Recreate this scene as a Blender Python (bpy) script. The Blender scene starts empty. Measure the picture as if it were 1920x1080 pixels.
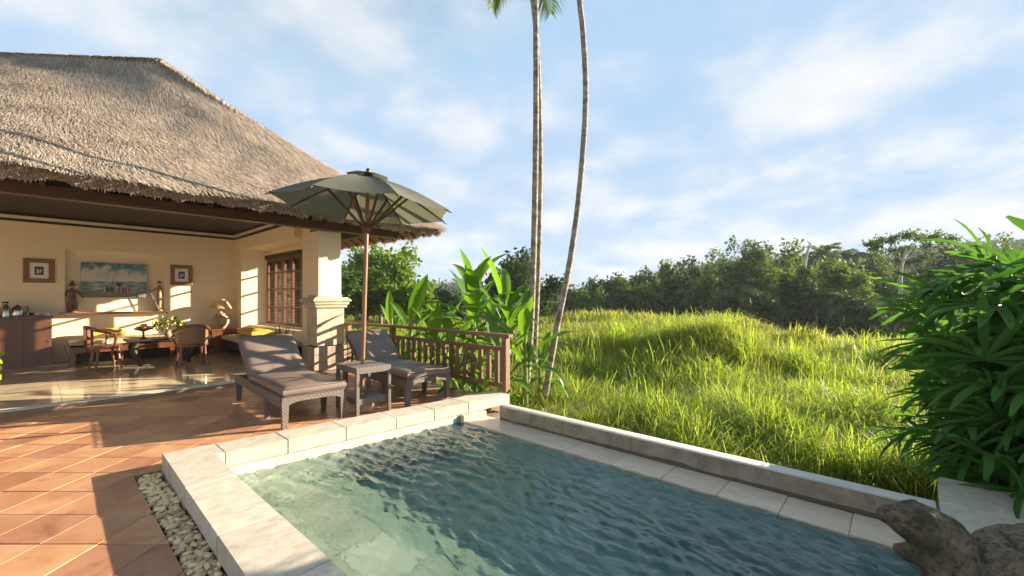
import bpy, bmesh, math, random
import numpy as np
from mathutils import Vector, Matrix, Euler, noise as mnoise

rnd = random.Random(7)
npr = np.random.default_rng(11)
D = bpy.data
S = bpy.context.scene
C = S.collection
R = math.radians

# ------------------------------------------------------------------ camera
EYE = Vector((0.0, 0.0, 1.4))
FPX, HZ = 804.0, 558.0                    # focal length and horizon row of the 1920 px photograph
AZ = R(42.2)
VD = Vector((math.cos(AZ), math.sin(AZ), 0)); RD = Vector((math.sin(AZ), -math.cos(AZ), 0))
cam = D.cameras.new('camera'); co = D.objects.new('camera', cam); C.objects.link(co)
co.location = EYE
co.rotation_euler = (R(90), 0, AZ - R(90))
cam.sensor_width = 36.0; cam.lens = FPX / 1920 * 36.0
cam.shift_y = (HZ - 540) / 1920
cam.clip_start = 0.05; cam.clip_end = 3000
S.camera = co

def gp(u, v, z=0.0):                      # pixel of the photograph -> point of the horizontal plane z
    d = VD + RD * ((u - 960) / FPX) + Vector((0, 0, (HZ - v) / FPX))
    return EYE + d * ((z - EYE.z) / d.z)
def dp(u, v, k):                          # pixel -> point at depth k
    return EYE + (VD + RD * ((u - 960) / FPX) + Vector((0, 0, (HZ - v) / FPX))) * k

# ------------------------------------------------------------------ sun, sky, exposure
SUN_AZ, SUN_EL = math.atan2(-0.46, 0.888), R(15.5)
SUN_STRENGTH, SKY_STRENGTH, EXPOSURE = 5.0, 0.10, 2.02
sun = D.lights.new('sun', 'SUN'); so = D.objects.new('sun', sun); C.objects.link(so)
sun.energy = SUN_STRENGTH; sun.angle = R(0.5); sun.cycles.is_caustics_light = True; sun.color = (1.0, 0.87, 0.69)
sd = Vector((math.cos(SUN_EL) * math.cos(SUN_AZ), math.cos(SUN_EL) * math.sin(SUN_AZ), math.sin(SUN_EL)))
so.rotation_euler = sd.to_track_quat('Z', 'Y').to_euler()
so.location = (20, -10, 12)
S.view_settings.view_transform = 'Standard'; S.view_settings.look = 'None'
S.view_settings.gamma = 1.0; S.view_settings.use_curve_mapping = False
S.view_settings.exposure = EXPOSURE

class NT:                                  # tiny node helper
    def __init__(s, tree): s.t = tree; s.n = tree.nodes; s.l = tree.links
    def add(s, kind, ins=None, **props):
        nd = s.n.new(kind)
        for k, v in props.items(): setattr(nd, k, v)
        for k, v in (ins or {}).items():
            sock = nd.inputs[k]
            if hasattr(v, 'is_linked') or isinstance(v, bpy.types.NodeSocket): s.l.new(v, sock)
            else:
                if sock.type == 'RGBA' and len(v) == 3: v = (*v, 1)
                sock.default_value = v
        return nd
    def math(s, op, a, b=0.0, c=0.0, clamp=False):
        return s.add('ShaderNodeMath', {0: a, 1: b, 2: c}, operation=op, use_clamp=clamp).outputs[0]
    def mix(s, f, a, b, blend='MIX'):
        nd = s.add('ShaderNodeMix', {0: f}, data_type='RGBA', blend_type=blend)
        for i, v in ((6, a), (7, b)):
            if isinstance(v, bpy.types.NodeSocket): s.l.new(v, nd.inputs[i])
            else: nd.inputs[i].default_value = (*v, 1) if len(v) == 3 else v
        return nd.outputs[2]
    def ramp(s, f, stops):
        nd = s.add('ShaderNodeValToRGB', {0: f})
        e = nd.color_ramp.elements
        while len(e) < len(stops): e.new(0.5)
        for el, (p, c) in zip(e, stops):
            el.position = p; el.color = (c, c, c, 1) if isinstance(c, (int, float)) else (*c, 1)
        return nd.outputs[0]
    def noise(s, vec, scale, detail=4, rough=0.55, dist=0.0, out=0):
        return s.add('ShaderNodeTexNoise', {'Vector': vec, 'Scale': scale, 'Detail': detail, 'Roughness': rough, 'Distortion': dist}).outputs[out]

W = D.worlds.new('World'); S.world = W; W.use_nodes = True
t = NT(W.node_tree); t.n.clear()
sky = t.add('ShaderNodeTexSky', sky_type='NISHITA', sun_disc=False, sun_elevation=SUN_EL,
            sun_rotation=R(90) - SUN_AZ, altitude=200, air_density=1.0, dust_density=0.5, ozone_density=2.0)
tc = t.add('ShaderNodeTexCoord').outputs['Generated']
sx = t.add('ShaderNodeSeparateXYZ', {0: tc})
zc = t.math('MAXIMUM', sx.outputs[2], 0.0)
den = t.math('ADD', zc, 0.22)
cv = t.add('ShaderNodeCombineXYZ', {0: t.math('DIVIDE', sx.outputs[0], den), 1: t.math('DIVIDE', sx.outputs[1], den), 2: t.math('MULTIPLY', zc, 1.2)}).outputs[0]
n1 = t.noise(cv, 3.0, 9, 0.56, 0.10)
n2 = t.noise(cv, 1.1, 3, 0.5)
cl = t.math('ADD', t.math('MULTIPLY', n1, 0.72), t.math('MULTIPLY', n2, 0.5))
low = t.math('MULTIPLY', t.math('SUBTRACT', 0.45, zc), 0.20)             # more cloud towards the horizon
cover = t.ramp(t.math('ADD', cl, low), [(0.53, 0.06), (0.63, 0.28), (0.72, 0.66), (0.84, 0.92)])
n3 = t.ramp(t.noise(cv, 3.1, 7, 0.6), [(0.36, 0.0), (0.60, 1.0)])
ang = t.add('ShaderNodeVectorMath', {0: tc, 1: tuple(sd)}, operation='DOT_PRODUCT').outputs['Value']
glow = t.ramp(ang, [(0.3, 0.0), (0.75, 0.35), (1.0, 1.0)])
cw = t.mix(n3, (1.65, 1.86, 2.12), (2.26, 2.30, 2.36))
cw = t.mix(glow, cw, (2.42, 2.42, 2.40))
blue = t.mix(1.0, t.mix(1.0, sky.outputs[0], (1.10, 1.02, 0.82), 'MULTIPLY'), (1.04, 1.60, 2.28), "DARKEN")
skyc = t.mix(cover, blue, cw)
bg = t.add('ShaderNodeBackground', {'Color': skyc, 'Strength': SKY_STRENGTH})
t.l.new(bg.outputs[0], t.add('ShaderNodeOutputWorld').inputs[0])

# ------------------------------------------------------------------ materials
def mat(name):
    m = D.materials.new(name); m.use_nodes = True
    t = NT(m.node_tree); t.n.clear()
    return m, t
def out(t, sh, vol=None):
    o = t.add('ShaderNodeOutputMaterial'); t.l.new(sh, o.inputs[0])
    if vol: t.l.new(vol, o.inputs[1])
def pmat(name, c1, c2, scale=6, rough=0.7, bump=0.0, bscale=60, metal=0.0, orand=0.0, stretch=(1, 1, 1), spots=None, rrange=0.0, spec=0.5, coat=0.0, bdist=0.01):
    m, t = mat(name)
    oc = t.add('ShaderNodeTexCoord').outputs['Object']
    oi = t.add('ShaderNodeObjectInfo')
    mp = t.add('ShaderNodeMapping', {'Vector': oc, 'Scale': stretch}).outputs[0]
    v = t.add('ShaderNodeVectorMath', {0: mp, 1: t.math('MULTIPLY', oi.outputs['Random'], 37.0)}, operation='ADD').outputs[0] if orand else mp
    f = t.noise(v, scale, 6, 0.6, 0.3)
    col = t.mix(t.ramp(f, [(0.3, 0.0), (0.72, 1.0)]), c1, c2)
    if spots:                                # stains with a shape of their own
        sc, colr, lo, amt = spots
        f2 = t.noise(v, sc, 5, 0.65)
        col = t.mix(t.math('MULTIPLY', t.ramp(f2, [(lo, 0.0), (lo + 0.14, 1.0)]), amt), col, colr)
    if orand:
        h = t.add('ShaderNodeHueSaturation', {'Hue': t.math('ADD', 0.5 - 0.012 * orand / 0.3, t.math('MULTIPLY', oi.outputs['Random'], 0.024 * orand / 0.3)),
            'Saturation': 1.0, 'Value': t.math('ADD', 1 - orand, t.math('MULTIPLY', oi.outputs['Random'], 2 * orand)), 'Color': col})
        col = h.outputs[0]
    b = t.add('ShaderNodeBsdfPrincipled', {'Base Color': col, 'Roughness': rough, 'Metallic': metal, 'Specular IOR Level': spec, 'Coat Weight': coat})
    if rrange: t.l.new(t.math('ADD', rough - rrange, t.math('MULTIPLY', f, 2 * rrange)), b.inputs['Roughness'])
    if bump:
        bn = t.noise(v, bscale, 6, 0.65)
        bp = t.add('ShaderNodeBump', {'Strength': bump, 'Distance': bdist, 'Height': bn})
        t.l.new(bp.outputs[0], b.inputs['Normal'])
    out(t, b.outputs[0]); return m

def leafmat(name, c1, c2, rough=0.45, trans=0.35, tcol=None, spec=0.4, scale=1.2, dead=None):
    m, t = mat(name)
    g = t.add('ShaderNodeNewGeometry'); oi = t.add('ShaderNodeObjectInfo')
    rr = t.math('FRACT', t.math('ADD', g.outputs['Random Per Island'], t.math('MULTIPLY', oi.outputs['Random'], 3.7)))
    pn = t.noise(g.outputs['Position'], scale, 3, 0.5)
    f = t.math('ADD', t.math('ADD', t.math('MULTIPLY', rr, 0.40), t.math('MULTIPLY', t.math('SUBTRACT', pn, 0.5), 1.3)), t.math('ADD', 0.05, t.math('MULTIPLY', oi.outputs['Random'], 0.5)), clamp=True)
    col = t.mix(f, c1, c2)
    if dead: col = t.mix(t.ramp(rr, [(dead[1], 0.0), (dead[1] + 0.02, 1.0)]), col, dead[0])
    b = t.add('ShaderNodeBsdfPrincipled', {'Base Color': col, 'Roughness': rough, 'Specular IOR Level': spec})
    tr = t.add('ShaderNodeBsdfTranslucent', {'Color': t.mix(1.0, col, tcol or (1.5, 1.6, 0.7), 'MULTIPLY')})
    ms = t.add('ShaderNodeMixShader', {0: trans, 1: b.outputs[0], 2: tr.outputs[0]})
    out(t, ms.outputs[0]); return m

def woodmat(name, c1, c2, rough=0.5, along='Y', orand=0.12, coat=0.0):
    st = {'X': (1.2, 22, 22), 'Y': (22, 1.2, 22), 'Z': (22, 22, 1.2)}[along]
    return pmat(name, c1, c2, 1.6, rough, 0.15, 3.0, orand=orand, stretch=st, coat=coat, bdist=0.004)

M = {}
M['plaster'] = pmat('cream_plaster', (0.85, 0.70, 0.47), (0.88, 0.74, 0.52), 2.5, 0.85, 0.08, 40)
M['white_plaster'] = pmat('white_plaster', (0.72, 0.66, 0.52), (0.78, 0.72, 0.58), 3, 0.85, 0.05, 40)
M['stone_block'] = pmat('sand_stone', (0.50, 0.38, 0.23), (0.66, 0.53, 0.36), 9, 0.9, 0.35, 70, orand=0.10, spots=(5, (0.40, 0.27, 0.15), 0.56, 0.5))
M['grey_stone'] = pmat('grey_stone', (0.24, 0.19, 0.13), (0.42, 0.34, 0.24), 6, 0.9, 0.5, 45, orand=0.12)
M['coping'] = pmat('cream_limestone', (0.46, 0.39, 0.29), (0.66, 0.58, 0.45), 6, 0.6, 0.2, 90, orand=0.07, rrange=0.1,
                   stretch=(2.0, 2.6, 2), spots=(4.5, (0.36, 0.31, 0.23), 0.56, 0.6))
M['coping_face'] = M['coping']
M['ledge'] = pmat('pink_limestone', (0.62, 0.46, 0.32), (0.76, 0.62, 0.46), 4, 0.35, 0.06, 60, orand=0.06, stretch=(3, 1.2, 1), spots=(6, (0.42, 0.34, 0.27), 0.6, 0.5))
M['concrete'] = pmat('weathered_concrete', (0.20, 0.145, 0.10), (0.31, 0.24, 0.17), 6, 0.9, 0.4, 60, spots=(4, (0.16, 0.12, 0.085), 0.54, 0.8), stretch=(1, 1, 2.2))
def shaded_wetwall():
    m, t = mat('shaded_weathered_render')
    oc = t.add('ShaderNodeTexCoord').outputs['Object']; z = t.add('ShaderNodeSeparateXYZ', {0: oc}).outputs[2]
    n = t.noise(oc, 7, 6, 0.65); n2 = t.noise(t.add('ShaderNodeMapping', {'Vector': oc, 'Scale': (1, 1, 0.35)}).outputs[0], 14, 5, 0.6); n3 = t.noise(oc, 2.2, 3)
    col = t.mix(t.ramp(n, [(0.32, 0.0), (0.7, 1.0)]), (0.235, 0.175, 0.120), (0.40, 0.315, 0.225))  # brown base also paints the shade on the pool side face
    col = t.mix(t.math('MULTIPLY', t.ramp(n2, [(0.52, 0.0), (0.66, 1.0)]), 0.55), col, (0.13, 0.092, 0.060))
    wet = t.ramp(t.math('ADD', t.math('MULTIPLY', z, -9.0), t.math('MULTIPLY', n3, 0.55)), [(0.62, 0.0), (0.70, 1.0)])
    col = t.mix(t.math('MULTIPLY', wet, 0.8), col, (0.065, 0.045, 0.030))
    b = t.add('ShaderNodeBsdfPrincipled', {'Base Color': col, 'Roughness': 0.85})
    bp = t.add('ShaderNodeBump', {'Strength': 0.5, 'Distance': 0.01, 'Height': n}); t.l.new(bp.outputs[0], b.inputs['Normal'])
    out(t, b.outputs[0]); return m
M['shaded_wet_wall'] = shaded_wetwall()
def carved():
    m, t = mat('pitted_carved_stone')
    oc = t.add('ShaderNodeTexCoord').outputs['Object']
    n = t.noise(oc, 6, 6, 0.7); n2 = t.noise(oc, 45, 5, 0.7); vo = t.add('ShaderNodeTexVoronoi', {'Vector': oc, 'Scale': 55.0}).outputs['Distance']
    col = t.mix(t.ramp(n, [(0.34, 0.0), (0.66, 1.0)]), (0.080, 0.055, 0.034), (0.240, 0.172, 0.108))
    col = t.mix(t.ramp(n2, [(0.48, 0.0), (0.62, 0.7)]), col, (0.25, 0.195, 0.13))
    col = t.mix(t.ramp(n2, [(0.36, 0.8), (0.46, 0.0)]), col, (0.028, 0.020, 0.013))
    ms = t.noise(oc, 3.1, 4, 0.6)
    col = t.mix(t.ramp(ms, [(0.56, 0.0), (0.66, 0.75)]), col, (0.045, 0.050, 0.018))
    b = t.add('ShaderNodeBsdfPrincipled', {'Base Color': col, 'Roughness': 0.9, 'Specular IOR Level': 0.3})
    h = t.math('ADD', n2, t.math('MULTIPLY', t.ramp(vo, [(0.0, 0.0), (0.35, 1.0)]), 0.5))
    bp = t.add('ShaderNodeBump', {'Strength': 1.0, 'Distance': 0.012, 'Height': h}); t.l.new(bp.outputs[0], b.inputs['Normal'])
    out(t, b.outputs[0]); return m
M['turtle'] = carved()
M['pool_tile'] = pmat('pool_wall_tile', (0.50, 0.50, 0.38), (0.64, 0.64, 0.52), 8, 0.5, 0.1, 60, orand=0.08, spots=(9, (0.30, 0.26, 0.14), 0.60, 0.6))
M['pool_floor'] = pmat('sunlit_green_pool_stone', (0.44, 0.48, 0.34), (0.66, 0.68, 0.50), 4, 0.6, 0.05, 40, orand=0.16, spots=(2.2, (0.26, 0.33, 0.24), 0.58, 0.5))  # green stone, kept pale to paint sunlight on the shallow floor
M['terracotta'] = pmat('terracotta', (0.41, 0.180, 0.088), (0.58, 0.295, 0.155), 3.2, 0.38, 0.12, 70, orand=0.22, rrange=0.12, spots=(7, (0.20, 0.075, 0.036), 0.57, 0.55))
M['grout'] = pmat('pale_grout', (0.27, 0.16, 0.09), (0.34, 0.21, 0.125), 12, 0.9, 0.2, 80)
M['marble'] = pmat('polished_floor_stone', (0.52, 0.40, 0.23), (0.68, 0.55, 0.35), 3, 0.12, 0.0, 60, orand=0.10, spots=(5, (0.32, 0.25, 0.15), 0.58, 0.5))
M['floor_edge'] = pmat('white_floor_edge', (0.66, 0.60, 0.46), (0.74, 0.68, 0.55), 5, 0.5, 0.05, 60)
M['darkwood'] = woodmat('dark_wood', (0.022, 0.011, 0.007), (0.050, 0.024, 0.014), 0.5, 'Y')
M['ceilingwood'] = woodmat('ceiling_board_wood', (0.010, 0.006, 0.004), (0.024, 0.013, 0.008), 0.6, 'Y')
M['beamwood'] = woodmat('red_brown_beam', (0.085, 0.040, 0.021), (0.15, 0.072, 0.039), 0.45, 'X')
M['railwood'] = woodmat('railing_wood_along', (0.16, 0.080, 0.042), (0.27, 0.145, 0.078), 0.55, 'Y', 0.15)
M['balwood'] = woodmat('railing_wood_upright', (0.15, 0.074, 0.038), (0.26, 0.135, 0.072), 0.55, 'Z', 0.2)
M['furnwood'] = woodmat('furniture_wood', (0.12, 0.040, 0.017), (0.23, 0.085, 0.036), 0.28, 'Z', 0.1, 0.3)
M['cabinet'] = woodmat('cabinet_wood', (0.095, 0.040, 0.020), (0.155, 0.066, 0.033), 0.35, 'Z', 0.05, 0.2)
M['windowwood'] = woodmat('window_wood', (0.095, 0.036, 0.020), (0.16, 0.060, 0.034), 0.4, 'Z', 0.1)
M['slat'] = pmat('blind_slat', (0.40, 0.27, 0.17), (0.50, 0.35, 0.23), 4, 0.5, orand=0.1)
M['frame'] = pmat('carved_frame', (0.20, 0.080, 0.030), (0.32, 0.14, 0.055), 20, 0.4, 0.4, 80)
M['paper'] = pmat('mat_board', (0.80, 0.78, 0.72), (0.83, 0.81, 0.75), 5, 0.8)
M['umbwood'] = woodmat('umbrella_wood', (0.20, 0.090, 0.046), (0.30, 0.14, 0.072), 0.35, 'Z', 0.05, 0.3)
M['ribwood'] = woodmat('rib_wood', (0.07, 0.034, 0.020), (0.12, 0.058, 0.034), 0.45, 'Y', 0.05)
M['cushion'] = pmat('brown_leatherette', (0.165, 0.116, 0.090), (0.228, 0.166, 0.132), 4, 0.42, 0.12, 14, orand=0.06, bdist=0.02, spec=0.5)
M['daybed'] = pmat('patterned_cream_cloth', (0.34, 0.27, 0.14), (0.66, 0.58, 0.40), 22, 0.9, 0.2, 60)
M['yellow'] = pmat('yellow_cloth', (0.60, 0.36, 0.04), (0.74, 0.50, 0.10), 14, 0.9, 0.2, 60)
M['steel'] = pmat('brushed_steel', (0.50, 0.50, 0.50), (0.62, 0.61, 0.60), 8, 0.25, metal=1.0)
M['black'] = pmat('black_plastic', (0.015, 0.014, 0.014), (0.03, 0.028, 0.026), 8, 0.35)
M['white_cer'] = pmat('white_porcelain', (0.78, 0.77, 0.74), (0.82, 0.81, 0.78), 8, 0.2)
M['clay'] = pmat('pale_clay', (0.36, 0.24, 0.15), (0.48, 0.33, 0.21), 7, 0.7, 0.2, 50)
M['bronze'] = pmat('carved_dark_wood', (0.09, 0.045, 0.025), (0.20, 0.11, 0.06), 14, 0.4, 0.3, 60)
M['statuewood'] = pmat('carved_light_wood', (0.28, 0.14, 0.06), (0.42, 0.24, 0.11), 14, 0.45, 0.3, 60)
M['turtle_old'] = pmat('old_carved_stone', (0.055, 0.038, 0.024), (0.250, 0.180, 0.115), 11, 0.88, 1.0, 60, spots=(3.5, (0.055, 0.058, 0.024), 0.55, 0.75), bdist=0.012)
M['pebble'] = pmat('river_pebble', (0.50, 0.33, 0.17), (0.72, 0.53, 0.31), 9, 0.6, 0.15, 90, orand=0.38)
M['deep_floor'] = pmat('shaded_teal_pool_stone', (0.20, 0.30, 0.28), (0.30, 0.42, 0.39), 3, 0.6, 0.05, 40)  # same floor darkened, shade painted into the teal of the deep part
M['mortar'] = pmat('lime_mortar', (0.42, 0.37, 0.28), (0.52, 0.46, 0.36), 20, 0.9, 0.2, 60)
M['lit_top_stone'] = pmat('pale_lit_top', (0.56, 0.51, 0.43), (0.68, 0.63, 0.54), 5, 0.8, 0.2, 60, spots=(5, (0.34, 0.29, 0.22), 0.6, 0.5))  # pale tone paints the light on the overflow wall's top
M['soil'] = pmat('dark_soil', (0.035, 0.024, 0.015), (0.07, 0.048, 0.030), 10, 0.95, 0.4, 40)
M['ground'] = pmat('field_ground', (0.05, 0.062, 0.018), (0.12, 0.125, 0.035), 0.6, 0.95, 0.5, 12, spots=(1.1, (0.11, 0.085, 0.045), 0.6, 0.6))
M['hill'] = pmat('hill_ground', (0.020, 0.036, 0.012), (0.040, 0.060, 0.020), 0.1, 0.95)
M['bark'] = pmat('grey_bark', (0.13, 0.105, 0.075), (0.30, 0.25, 0.19), 5, 0.9, 0.5, 18, stretch=(1, 1, 0.5))
M['palebark'] = pmat('pale_bark', (0.34, 0.30, 0.24), (0.52, 0.47, 0.39), 2, 0.85, 0.4, 18, stretch=(1, 1, 0.4))
M['stemgreen'] = pmat('green_stem', (0.09, 0.15, 0.03), (0.20, 0.26, 0.07), 6, 0.5, stretch=(4, 4, 1))
M['cane'] = pmat('fibrous_cane', (0.035, 0.030, 0.016), (0.085, 0.070, 0.036), 12, 0.85, 0.4, 50)
M['thatch_base'] = pmat('thatch_bed', (0.12, 0.088, 0.062), (0.20, 0.150, 0.108), 7, 0.95, 0.9, 45, bdist=0.04)
M['canvas_green'] = None

M['leaf_grass'] = leafmat('meadow_grass', (0.20, 0.235, 0.045), (0.45, 0.45, 0.125), 0.55, 0.55, (1.25, 1.25, 0.6), 0.3, 0.5, ((0.27, 0.23, 0.09), 0.94))
M['leaf_lush'] = leafmat('lush_grass', (0.15, 0.225, 0.030), (0.36, 0.43, 0.075), 0.5, 0.55, (1.25, 1.30, 0.55), 0.25, 0.8, ((0.40, 0.34, 0.16), 0.955))
M['leaf_dry'] = leafmat('seeding_grass', (0.16, 0.175, 0.045), (0.30, 0.27, 0.10), 0.7, 0.40, (1.2, 1.2, 0.8), 0.2, 0.8)
M['leaf_banana'] = leafmat('broad_leaf', (0.070, 0.165, 0.014), (0.160, 0.270, 0.030), 0.38, 0.45, (1.5, 1.6, 0.6), 0.45, 1.5)
M['leaf_fan'] = leafmat('fan_leaf', (0.036, 0.105, 0.022), (0.105, 0.215, 0.050), 0.55, 0.32, (1.5, 1.7, 0.6), 0.12, 2.0, ((0.115, 0.095, 0.026), 0.978))
M['leaf_tree_a'] = leafmat('tree_leaf_mid', (0.036, 0.078, 0.012), (0.115, 0.165, 0.030), 0.7, 0.30, None, 0.12, 0.25)
M['leaf_tree_b'] = leafmat('tree_leaf_dark', (0.020, 0.048, 0.010), (0.066, 0.105, 0.022), 0.7, 0.22, None, 0.12, 0.25)
M['leaf_tree_c'] = leafmat('tree_leaf_bright', (0.060, 0.130, 0.012), (0.165, 0.230, 0.030), 0.7, 0.35, None, 0.12, 0.4)
M['leaf_wood'] = leafmat('wood_leaf', (0.016, 0.040, 0.010), (0.120, 0.170, 0.036), 0.7, 0.28, None, 0.1, 0.10)
M['leaf_palm'] = leafmat('palm_frond_leaf', (0.045, 0.090, 0.018), (0.130, 0.175, 0.045), 0.6, 0.25, None, 0.15, 0.4)

def thatchmat():
    m, t = mat('thatch_straw')
    g = t.add('ShaderNodeNewGeometry')
    r1 = g.outputs['Random Per Island']
    pn = t.noise(g.outputs['Position'], 1.1, 5, 0.6)
    f = t.math('ADD', t.math('MULTIPLY', r1, 0.85), t.math('MULTIPLY', pn, 0.3), clamp=True)
    col = t.mix(f, (0.17, 0.128, 0.092), (0.60, 0.485, 0.375))
    col = t.mix(t.ramp(pn, [(0.56, 0.0), (0.70, 0.5)]), col, (0.17, 0.125, 0.095))
    b = t.add('ShaderNodeBsdfPrincipled', {'Base Color': col, 'Roughness': 0.85, 'Specular IOR Level': 0.2})
    tr = t.add('ShaderNodeBsdfTranslucent', {'Color': col})
    out(t, t.add('ShaderNodeMixShader', {0: 0.12, 1: b.outputs[0], 2: tr.outputs[0]}).outputs[0]); return m
M['thatch'] = thatchmat()
def wickermat():
    m, t = mat('woven_wicker')
    oc = t.add('ShaderNodeTexCoord').outputs['Object']
    ck = t.add('ShaderNodeTexChecker', {'Vector': oc, 'Color1': (0.22, 0.175, 0.148), 'Color2': (0.115, 0.090, 0.076), 'Scale': 46.0})
    n = t.noise(oc, 90, 3)
    col = t.mix(0.25, ck.outputs[0], t.mix(n, (0.07, 0.057, 0.05), (0.19, 0.16, 0.14)))
    b = t.add('ShaderNodeBsdfPrincipled', {'Base Color': col, 'Roughness': 0.5})
    bp = t.add('ShaderNodeBump', {'Strength': 0.8, 'Distance': 0.004, 'Height': ck.outputs[1]})
    t.l.new(bp.outputs[0], b.inputs['Normal'])
    out(t, b.outputs[0]); return m
M['wicker'] = wickermat()
def canemat():
    m, t = mat('woven_cane')
    oc = t.add('ShaderNodeTexCoord').outputs['Object']
    ck = t.add('ShaderNodeTexChecker', {'Vector': oc, 'Color1': (0.36, 0.19, 0.09), 'Color2': (0.10, 0.045, 0.02), 'Scale': 45.0})
    b = t.add('ShaderNodeBsdfPrincipled', {'Base Color': ck.outputs[0], 'Roughness': 0.5})
    out(t, b.outputs[0]); return m
M['canework'] = canemat()
def canopymat():
    m, t = mat('olive_canvas')
    oc = t.add('ShaderNodeTexCoord').outputs['Object']
    n = t.noise(oc, 4, 5, 0.6)
    col = t.mix(n, (0.108, 0.114, 0.082), (0.158, 0.160, 0.118))
    b = t.add('ShaderNodeBsdfPrincipled', {'Base Color': col, 'Roughness': 0.85})
    tr = t.add('ShaderNodeBsdfTranslucent', {'Color': t.mix(1.0, col, (1.3, 1.3, 1.1), 'MULTIPLY')})
    wv = t.noise(oc, 300, 2)
    bp = t.add('ShaderNodeBump', {'Strength': 0.15, 'Distance': 0.003, 'Height': wv}); t.l.new(bp.outputs[0], b.inputs['Normal'])
    out(t, t.add('ShaderNodeMixShader', {0: 0.35, 1: b.outputs[0], 2: tr.outputs[0]}).outputs[0]); return m
M['canvas_green'] = canopymat()
def trunkmat():                              # ringed palm trunk with pale lichen
    m, t = mat('ringed_palm_bark')
    oc = t.add('ShaderNodeTexCoord').outputs['Object']
    n = t.noise(oc, 9, 6, 0.65); n2 = t.noise(oc, 28, 4, 0.6)
    sx = t.add('ShaderNodeSeparateXYZ', {0: oc})
    ring = t.math('FRACT', t.math('ADD', t.math('MULTIPLY', sx.outputs[2], 6.5), t.math('MULTIPLY', n, 0.5)))
    rg = t.ramp(ring, [(0.0, 1.0), (0.14, 0.0), (0.9, 0.0), (1.0, 1.0)])
    col = t.mix(t.ramp(n, [(0.36, 0.0), (0.60, 1.0)]), (0.13, 0.10, 0.07), (0.38, 0.325, 0.25))
    col = t.mix(t.ramp(n2, [(0.55, 0.0), (0.66, 0.8)]), col, (0.12, 0.10, 0.06))
    col = t.mix(t.math('MULTIPLY', rg, 0.4), col, (0.10, 0.075, 0.05))
    b = t.add('ShaderNodeBsdfPrincipled', {'Base Color': col, 'Roughness': 0.9})
    bp = t.add('ShaderNodeBump', {'Strength': 0.6, 'Distance': 0.01, 'Height': t.math('ADD', n2, rg)}); t.l.new(bp.outputs[0], b.inputs['Normal'])
    out(t, b.outputs[0]); return m
M['palmtrunk'] = trunkmat()
def watermat():
    m, t = mat('pool_water')
    oc = t.add('ShaderNodeNewGeometry').outputs['Position']
    mp = t.add('ShaderNodeMapping', {'Vector': oc, 'Rotation': (0, 0, R(-15)), 'Scale': (2.0, 0.9, 1.0)}).outputs[0]
    n1 = t.noise(mp, 10.0, 4, 0.55, 0.8)
    bp = t.add('ShaderNodeBump', {'Strength': 0.45, 'Distance': 0.022, 'Height': n1})
    gl = t.add('ShaderNodeBsdfGlass', {'Color': (1, 1, 1), 'Roughness': 0.0, 'IOR': 1.42, 'Normal': bp.outputs[0]})
    vol = t.add('ShaderNodeVolumeAbsorption', {'Color': (0.14, 0.62, 0.62), 'Density': 0.37})
    out(t, gl.outputs[0], vol.outputs[0]); return m
M['water'] = watermat()
def glassmat():
    m, t = mat('window_glass')
    fr = t.add('ShaderNodeFresnel', {'IOR': 1.45})
    gl = t.add('ShaderNodeBsdfGlossy', {'Roughness': 0.0}); tr = t.add('ShaderNodeBsdfTransparent', {'Color': (0.97, 0.98, 0.97)})
    out(t, t.add('ShaderNodeMixShader', {0: fr.outputs[0], 1: tr.outputs[0], 2: gl.outputs[0]}).outputs[0]); return m
M['glass'] = glassmat()
def paintingmat():                           # a beach under a cloudy teal sky
    m, t = mat('beach_painting')
    gc = t.add('ShaderNodeTexCoord').outputs['Object']
    s = t.add('ShaderNodeSeparateXYZ', {0: gc}); z = s.outputs[2]
    n = t.noise(gc, 5.5, 7, 0.6); n2 = t.noise(t.add('ShaderNodeMapping', {'Vector': gc, 'Scale': (1, 1, 7)}).outputs[0], 5, 5)
    skyg = t.ramp(z, [(0.0, (0.50, 0.55, 0.52)), (0.22, (0.16, 0.34, 0.40)), (0.36, (0.03, 0.16, 0.24))])
    skyg = t.mix(t.ramp(t.math('SUBTRACT', n, t.math('MULTIPLY', z, 0.45)), [(0.34, 0.0), (0.47, 0.9)]), skyg, (0.66, 0.60, 0.52))
    sea = t.mix(t.ramp(n2, [(0.42, 0.0), (0.6, 1.0)]), (0.10, 0.20, 0.21), (0.48, 0.52, 0.48))
    sea = t.mix(t.ramp(t.math('MULTIPLY', z, -1.0), [(0.18, 0.0), (0.30, 0.8)]), sea, (0.17, 0.15, 0.11))
    col = t.mix(t.math('GREATER_THAN', z, -0.02), sea, skyg)
    out(t, t.add('ShaderNodeBsdfPrincipled', {'Base Color': col, 'Roughness': 0.5}).outputs[0]); return m
M['painting'] = paintingmat()
M['paint_light'] = pmat('pale_paint', (0.50, 0.47, 0.40), (0.62, 0.58, 0.50), 30, 0.6)
M['paint_dark'] = pmat('dark_paint', (0.035, 0.03, 0.03), (0.10, 0.07, 0.05), 30, 0.6)
M['paint_red'] = pmat('rust_paint', (0.25, 0.08, 0.04), (0.34, 0.14, 0.07), 30, 0.6)
M['flower'] = pmat('yellow_petal', (0.75, 0.52, 0.05), (0.80, 0.66, 0.18), 20, 0.6)
M['fruit'] = pmat('fruit_skin', (0.55, 0.16, 0.05), (0.68, 0.32, 0.08), 4, 0.4, orand=0.3)
def bulbmat():
    m, t = mat('lit_bulb')
    out(t, t.add('ShaderNodeEmission', {'Color': (1.0, 0.78, 0.48), 'Strength': 9.0}).outputs[0]); return m
M['bulb'] = bulbmat()
M['shade_cloth'] = leafmat('lamp_shade_cloth', (0.62, 0.46, 0.26), (0.66, 0.50, 0.30), 0.8, 0.4, (1, 1, 1), 0.2)

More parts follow.
